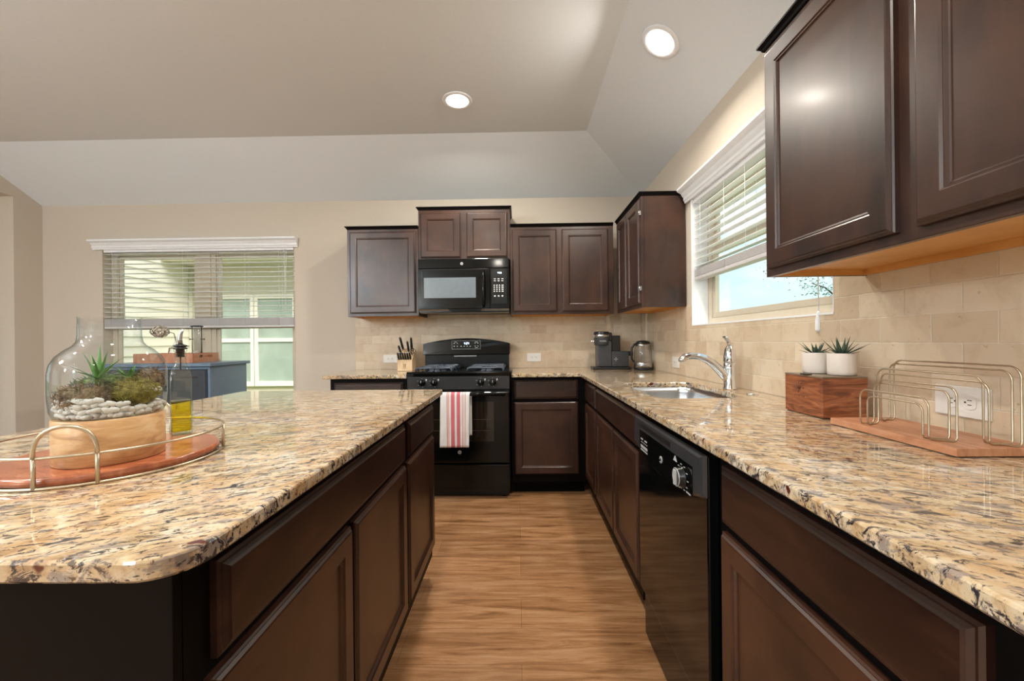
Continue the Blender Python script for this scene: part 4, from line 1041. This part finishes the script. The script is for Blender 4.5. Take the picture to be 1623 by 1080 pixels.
def knife(label, base, d, L, w_, t_, group=None, bolster=True):
    d = Vector(d).normalized(); base = Vector(base)
    r = thing('knife', base, label, 'knife', group)
    up = Vector((1, 0, 0)); sd_ = d.cross(up).normalized()
    def ring(t, ww, tt, sh=0): c = base+d*t+sd_*sh; return [c+up*tt*math.cos(a)+sd_*ww*math.sin(a) for a in [2*PI*k/12 for k in range(12)]]
    MB().rings([ring(-.02, .004, .0012), ring(.0005, .004, .0012)], True, True, True).build('blade', 'steel', r)
    if bolster: MB().rings([ring(.001, w_*.7, t_), ring(.008, w_*.85, t_)]).build('bolster', 'steel', r)
    s0 = .0085 if bolster else .001
    h_ = MB().rings([ring(s0, w_*.85, t_), ring(L*.3, w_, t_*1.1), ring(L*.55, w_*.82, t_, .001), ring(L*.85, w_*1.05, t_, .001), ring(L, w_*.8, t_*.8, -.001)]).build('handle', 'blkplast', r)
    q = MB(); c = base+d*L*.995; q.ball(c, 1, 6, (t_*.8, .006, .006)); q.build('end_cap', 'steel', r)
    return r
for i in range(6):
    x = bx0+.014+i*.0195
    knife('black steak knife from the row of six in the low front slots of the block', (x, 3.338+.001, 1.012), (0, -.30, .95) if False else (-.05, -.45, .9),   .064, .0100, .0078, 'steak knives in the front row of the block', False).rotation_euler = (0, 0, 0)
dK = (-.12, -.42, .90)
knife('large black knife at the back left of the knife block, tallest on that side', (-.985, 3.43, 1.089), (-.16, -.30, .94), .115, .0130, .0095)
knife('black knife with steel bolster low at the left of the knife block', (-.990, 3.385, 1.055), (-.18, -.34, .92), .078, .0125, .0090)
knife('large black knife at the back right of the knife block, tallest on that side', (-.912, 3.43, 1.089), (.02, -.30, .95), .112, .0130, .0095)
knife('black knife second from the right at the back of the knife block', (-.930, 3.405, 1.070), (-.06, -.30, .95), .098, .0120, .0085)
sc2 = thing('kitchen_scissors', (-.900, 3.385, 1.055), 'black-handled kitchen scissors in the right side of the knife block', 'scissors')
mb = MB()
for s_ in (-1, 1):
    c = Vector((-.893+.0*s_, 3.372, 1.082+.012*s_)); mb.tube([c+Vector((.012*math.cos(a)*1.1, -.004*math.sin(a), .011*math.sin(a))) for a in [2*PI*k/16 for k in range(16)]], .003, 6, True)
mb.tube([(-.900, 3.388, 1.050), (-.898, 3.376, 1.072)], .004, 6)
mb.build('handles', 'blkplast', sc2)
# ------------------------------------------------------------------ coffee maker
cm = thing('coffee_maker', (.78, 3.36, ZT), 'black single-serve pod coffee maker with silver collar in the back corner', 'coffee maker')
MB().prism(round_poly([(.610, 3.28), (.905, 3.28), (.935, 3.33), (.935, 3.45), (.610, 3.45)], .02, 4), ZT+.0006, ZT+.020).build('base', 'blkplast', cm, bevel=.003)
MB().box(.652, .768, 3.318, 3.44, .9345, 1.148).build('front_column', 'dkgrey', cm, bevel=.008, seg=3)
MB().box(.7685, .905, 3.318, 3.44, .9345, 1.062).build('side_body', 'dkgrey', cm, bevel=.006, seg=3)
MB().box(.775, .845, 3.345, 3.45, 1.0625, 1.192).build('water_tank', 'blkplast', cm, bevel=.005)
MB().box(.846, .945, 3.33, 3.43, 1.022, 1.060).build('side_shelf', 'blkplast', cm, bevel=.004)
hd = MB().lathe([(.055, 1.112), (.062, 1.120), (.064, 1.176), (.064, 1.180)], (.692, 3.355, 0), 36).build('brew_head', 'dkgrey', cm)
MB().lathe([(.0645, 1.1805), (.067, 1.184), (.067, 1.198), (.0645, 1.202)], (.692, 3.355, 0), 36).build('silver_collar', 'steel', cm)
MB().lathe([(.0645, 1.2025), (.0665, 1.206), (.064, 1.220), (.050, 1.226)], (.692, 3.355, 0), 36).build('lid', 'blkplast', cm)
MB().box(.70, .775, 3.33, 3.44, 1.1485, 1.218).build('head_housing', 'blkplast', cm, bevel=.01, seg=3)
MB().box(.600, .635, 3.350, 3.366, 1.140, 1.150).build('lift_handle', 'steel', cm, bevel=.003)
mb = MB()
for dx, dz in ((0, .012), (-.010, 0), (.010, 0), (0, -.012), (.0, 0)): mb.lathe([(.0033, 0), (.0033, -.001)], (.800+dx, 3.3178, .998+dz), 12, axis='y')
mb.build('button_dots', 'silver', cm)
# maker's word on the brew head
tx = bpy.data.curves.new('wordmark', 'FONT'); tx.body = 'KEURIG'; tx.size = .016; tx.extrude = .0004; tx.align_x = 'CENTER'
to = bpy.data.objects.new('wordmark', tx); col.objects.link(to); to.parent = cm; to.location = Vector((.690, 3.2905, 1.142))-wloc(cm); to.rotation_euler = (PI/2, 0, 0); tx.materials.append(M['silver'])
bpy.context.view_layer.update(); wm_ = bpy.data.meshes.new_from_object(to); wo = bpy.data.objects.new('wordmark', wm_); col.objects.link(wo); wo.parent = cm; wo.location = to.location; wo.rotation_euler = (PI/2, 0, 0); bpy.data.objects.remove(to); wo.name = 'wordmark'
# ------------------------------------------------------------------ kettle
kx, ky = 1.000, 3.25
kt = thing('electric_kettle', (kx, ky, ZT), 'glass electric kettle with black lid and steel base beside the coffee maker', 'kettle')
MB().lathe([(.068, ZT+.0006), (.072, ZT+.004), (.072, ZT+.014), (.066, ZT+.018)], (kx, ky, 0), 40).build('power_base', 'blkplast', kt)
MB().lathe([(.067, ZT+.0185), (.070, ZT+.022), (.070, ZT+.056), (.0685, ZT+.060)], (kx, ky, 0), 40).build('steel_base', 'steel', kt)
MB().lathe([(.068, ZT+.0605), (.069, ZT+.10), (.0665, ZT+.15), (.058, ZT+.190)], (kx, ky, 0), 40, cap0=False, cap1=False).build('glass_body', 'jar', kt)
MB().lathe([(.0585, ZT+.1905), (.0595, ZT+.194), (.0585, ZT+.208)], (kx, ky, 0), 40).build('steel_rim', 'steel', kt)
MB().lathe([(.0580, ZT+.2085), (.058, ZT+.214), (.048, ZT+.228), (.022, ZT+.234), (.010, ZT+.236)], (kx, ky, 0), 40).build('lid', 'blkplast', kt)
MB().tube([(kx-.050, ky-.01, ZT+.205), (kx-.070, ky-.012, ZT+.205), (kx-.092, ky-.014, ZT+.175), (kx-.097, ky-.014, ZT+.13), (kx-.092, ky-.013, ZT+.085), (kx-.072, ky-.01, ZT+.062)], [.009, .010, .009, .008, .007, .006], 10).build('handle', 'blkplast', kt)

# ================================================================== RIGHT COUNTER
wb = thing('wooden_box', (.975, 1.30, ZT), 'lidded reddish wooden box with a scorched emblem under the two succulent pots', 'box')
MB().box(.906, 1.040, 1.215, 1.384, ZT+.003, 1.036).build('box_body', 'walnutbox', wb, bevel=.0015)
MB().box(.9055, 1.0405, 1.2145, 1.3845, 1.0363, 1.0415).build('lid', plain('grey_brown_lid', (.20, .15, .10), .3), wb, bevel=.001)
for x in (.915, 1.030):
    for y in (1.225, 1.372): MB().box(x-.006, x+.006, y-.006, y+.006, ZT+.0003, ZT+.003).build('foot', 'blkplast', wb)
MB().box(.899, .917, 1.272, 1.302, 1.0417, 1.0455).build('clasp', plain('bronze_clasp', (.12, .10, .06), .35, 1), wb, bevel=.001)
# emblem: a tree-like mark above a short word, burned into the long face
mb = MB(); ex = .9057; ey, ez = 1.318, .998
for k in range(7):
    a = PI*k/6; q = Vector((ex, ey+.024*math.cos(a), ez+.019*math.sin(a)))
    mb.tube([Vector((ex, ey+.003*math.cos(a), ez-.006)), Vector((ex, ey+.013*math.cos(a), ez+.004+.007*math.sin(a))), q], [.0012, .0010, .0016], 5)
mb.tube([(ex, ey, ez-.016), (ex, ey+.001, ez-.004)], .0022, 5)
for i in range(7): mb.box(ex-.0004, ex+.001, ey-.026+i*.0072, ey-.0225+i*.0072, ez-.029+(i % 3)*.0012, ez-.023)
mb.build('burned_emblem', 'scorch', wb)
def pot(label, c, seed, lean, n, L):
    r = thing('potted_succulent', c, label, 'potted plant'); x, y, z = c
    MB().lathe([(.034, z+.0006), (.0362, z+.002), (.0368, z+.012), (.0370, z+.066), (.0360, z+.0675), (.0342, z+.0665), (.0342, z+.058)], (x, y, 0), 48).build('pot', 'pot', r)
    MB().lathe([(.0338, z+.0583), (.03, z+.061), (.01, z+.063)], (x, y, 0), 24).build('soil', 'soil', r)
    rr = random.Random(seed); mb = MB()
    for k in range(n):
        a = 2.4*k; e = .22+1.05*(k/(n-1))**1.1+rr.uniform(-.08, .08)
        d = Vector((math.cos(a)*math.cos(e)+lean[0], math.sin(a)*math.cos(e)+lean[1], math.sin(e)))
        leaf(mb, (x+.006*math.cos(a), y+.006*math.sin(a), z+.063), d, L*rr.uniform(.72, 1.12)*(1 if e < 1.0 else .85), .0062, rr.uniform(-.15, .12), thick=.35)
    mb.build('leaves', 'leaf2', r)
    return r
PZ = 1.0420
pot('spiky green succulent in a cream pot at the near end of the wooden box', (1.000, 1.262, PZ), 4, (.05, -.05), 18, .072)
pot('low dark green succulent in a cream pot at the far end of the wooden box', (.980, 1.3425, PZ), 9, (-.14, .0), 14, .060)
# ------------------------------------------------------------------ wire rack
rk = thing('wire_rack', (.965, .98, ZT), 'wooden board rack with four pairs of brass wire dividers on the right counter', 'rack')
MB().box(.878, 1.052, .823, 1.150, ZT+.002, .9325).build('board', 'board', rk, bevel=.001)
MB().box(.892, 1.040, .835, 1.138, ZT+.0003, ZT+.002).build('pads', 'blkplast', rk)
def loop(name, xa, ya0, ya1, za, xb, yb0, yb1, zb, rad=.020):
    """one closed wire: low arch, along the board, high arch and back"""
    zf = .9350
    def arch(x, y0, y1, z):
        o = []; r = rad
        for i in range(7): a = PI+PI/2*-i/6; o.append(Vector((x, y0+r+r*math.cos(a), z-r+r*math.sin(PI-a) if False else z-r+r*math.sin(PI/2*i/6))))
        for i in range(7): a = PI/2-PI/2*i/6; o.append(Vector((x, y1-r+r*math.cos(a), z-r+r*math.sin(a))))
        return o
    pts = []
    A = arch(xa, ya0, ya1, za); B = arch(xb, yb0, yb1, zb); k = .007
    pts += [Vector((xa, ya0, zf+k))]+A+[Vector((xa, ya1, zf+k)), Vector((xa+k*.4, ya1, zf+.001)), Vector((xa+k, ya1, zf))]
    pts += [Vector((xb-k, yb1, zf)), Vector((xb-k*.4, yb1, zf+.001)), Vector((xb, yb1, zf+k))]+B[::-1]+[Vector((xb, yb0, zf+k)), Vector((xb-k*.4, yb0, zf+.001)), Vector((xb-k, yb0, zf))]
    pts += [Vector((xa+k, ya0, zf)), Vector((xa+k*.4, ya0, zf+.001))]
    return MB().tube(pts, .0020, 8, True).build(name, 'brass', rk)
loop('wire_divider', .8890, .888, 1.063, 1.024, .9290, .869, 1.056, 1.050)
loop('wire_divider', .8920, .904, 1.045, 1.009, .9330, .888, 1.073, 1.040, .018)
loop('wire_divider', .9740, .860, 1.108, 1.074, 1.0140, .828, 1.104, 1.096, .022)
loop('wire_divider', .9700, .846, 1.094, 1.062, 1.0170, .846, 1.120, 1.086, .020)

# ================================================================== SIDEBOARD BY THE WINDOW
SX, SY, SZ = -2.377, 3.066, 1.010
sb = thing('sideboard', (-2.82, 3.29, 0), 'blue-grey painted sideboard with a dark front standing before the big window', 'sideboard')
MB().box(-3.26, SX-.012, SY+.012, 3.50, .0, .985).build('carcass', 'navy', sb, bevel=.004)
MB().box(-3.28, SX+.012, SY-.012, 3.515, .9855, SZ).build('top', 'navy', sb, bevel=.004)
for a, b_ in ((-3.245, -2.830), (-2.815, SX-.03)):
    door_panel('b', SY+.0118, a, b_, .10, .965, .06).build('door', 'navy_d', sb)
tt = thing('wooden_tray', (-2.84, 3.30, SZ), 'orange-brown wooden tray with cut-out handle on the sideboard', 'tray')
mb = MB(); x0, x1, y0, y1 = -3.08, -2.60, 3.17, 3.45
MB().box(x0, x1, y0, y1, SZ+.0005, SZ+.012).build('floor', 'terra', tt)
MB().box(x0, x0+.014, y0, y1, SZ+.0125, SZ+.075).build('end_panel', 'terra', tt); 
mb = MB()
for b_ in ((SZ+.0125, SZ+.040, y0, y1), (SZ+.060, SZ+.075, y0, y1), (SZ+.0402, SZ+.0598, y0, y0+.07), (SZ+.0402, SZ+.0598, y1-.07, y1)): mb.box(x1-.014, x1, b_[2], b_[3], b_[0], b_[1])
mb.build('end_panel', 'terra', tt)
mb = MB()
mb.box(x0+.0145, x1-.0145, y0, y0+.014, SZ+.0125, SZ+.075)
mb.build('front_panel', 'terra', tt); MB().box(x0+.0145, x1-.0145, y1-.014, y1, SZ+.0125, SZ+.075).build('back_panel', 'terra', tt)
vs_ = thing('bud_vase', (-2.84, 3.30, SZ+.012), 'small conical glass vase in a copper stand holding a dried flower', 'vase')
MB().lathe([(.052, SZ+.0125), (.058, SZ+.018), (.058, SZ+.06), (.040, SZ+.11), (.014, SZ+.165), (.010, SZ+.21), (.012, SZ+.215)], (-2.84, 3.30, 0), 28, cap1=False).build('glass', 'jar', vs_)
mb = MB(); zc_ = SZ+.118; mb.tube([(-2.84+.045*math.cos(2*PI*i/20), 3.30+.045*math.sin(2*PI*i/20), zc_) for i in range(20)], .004, 6, True)
for k in range(4):
    a = PI/4+PI/2*k; mb.tube([(-2.84+.045*math.cos(a), 3.30+.045*math.sin(a), zc_), (-2.84+.06*math.cos(a), 3.30+.06*math.sin(a), SZ+.0135)], .0035, 6)
mb.build('copper_stand', plain('copper', (.45, .20, .12), .35, .8), vs_)
fl = thing('dried_flower', (-2.84, 3.30, SZ+.03), 'dried cream hydrangea head leaning left from the small glass vase', 'flower')
MB().tube([(-2.835, 3.30, SZ+.04), (-2.84, 3.30, SZ+.16), (-2.86, 3.30, SZ+.24), (-2.93, 3.29, SZ+.262)], .003, 6).build('stem', 'bark', fl)
rr = random.Random(5); mb = MB(); c = Vector((-2.965, 3.285, SZ+.255))
for k in range(260):
    d = Vector((rr.gauss(0, 1), rr.gauss(0, 1), rr.gauss(0, 1))).normalized(); p = c+Vector((d.x*.075, d.y*.05, d.z*.050))*rr.uniform(.6, 1)
    a = d.orthogonal().normalized(); b = d.cross(a); s = rr.uniform(.008, .014)
    mb.add([p-a*s, p-b*s+d*.003, p+a*s, p+b*s+d*.003], [(0, 1, 2, 3)])
mb.build('petals', 'dried', fl)
gt = thing('glass_cylinder', (-2.675, 3.31, SZ+.012), 'tall clear glass cylinder between dark metal rods with a black cap', 'glass vessel')
gx, gy = -2.675, 3.31
MB().lathe([(.032, SZ+.0135), (.032, SZ+.285)], (gx, gy, 0), 28, cap1=False).build('tube', 'jar', gt)
MB().lathe([(.0305, SZ+.0145), (.0305, SZ+.095)], (gx, gy, 0), 24).build('contents', 'dried', gt)
MB().lathe([(.044, SZ+.292), (.044, SZ+.300), (.02, SZ+.304)], (gx, gy, 0), 28).build('cap', 'blkplast', gt)
mb = MB()
for s_ in (-1, 1):
    mb.tube([(gx+s_*.040, gy, SZ+.0135), (gx+s_*.040, gy, SZ+.292)], .0035, 6)
    mb.tube([(gx+s_*.028, gy, SZ+.19), (gx+s_*.060, gy, SZ+.19)], .003, 6); mb.ball((gx+s_*.060, gy, SZ+.19), .006, 6)
mb.build('rods', 'blkplast', gt)
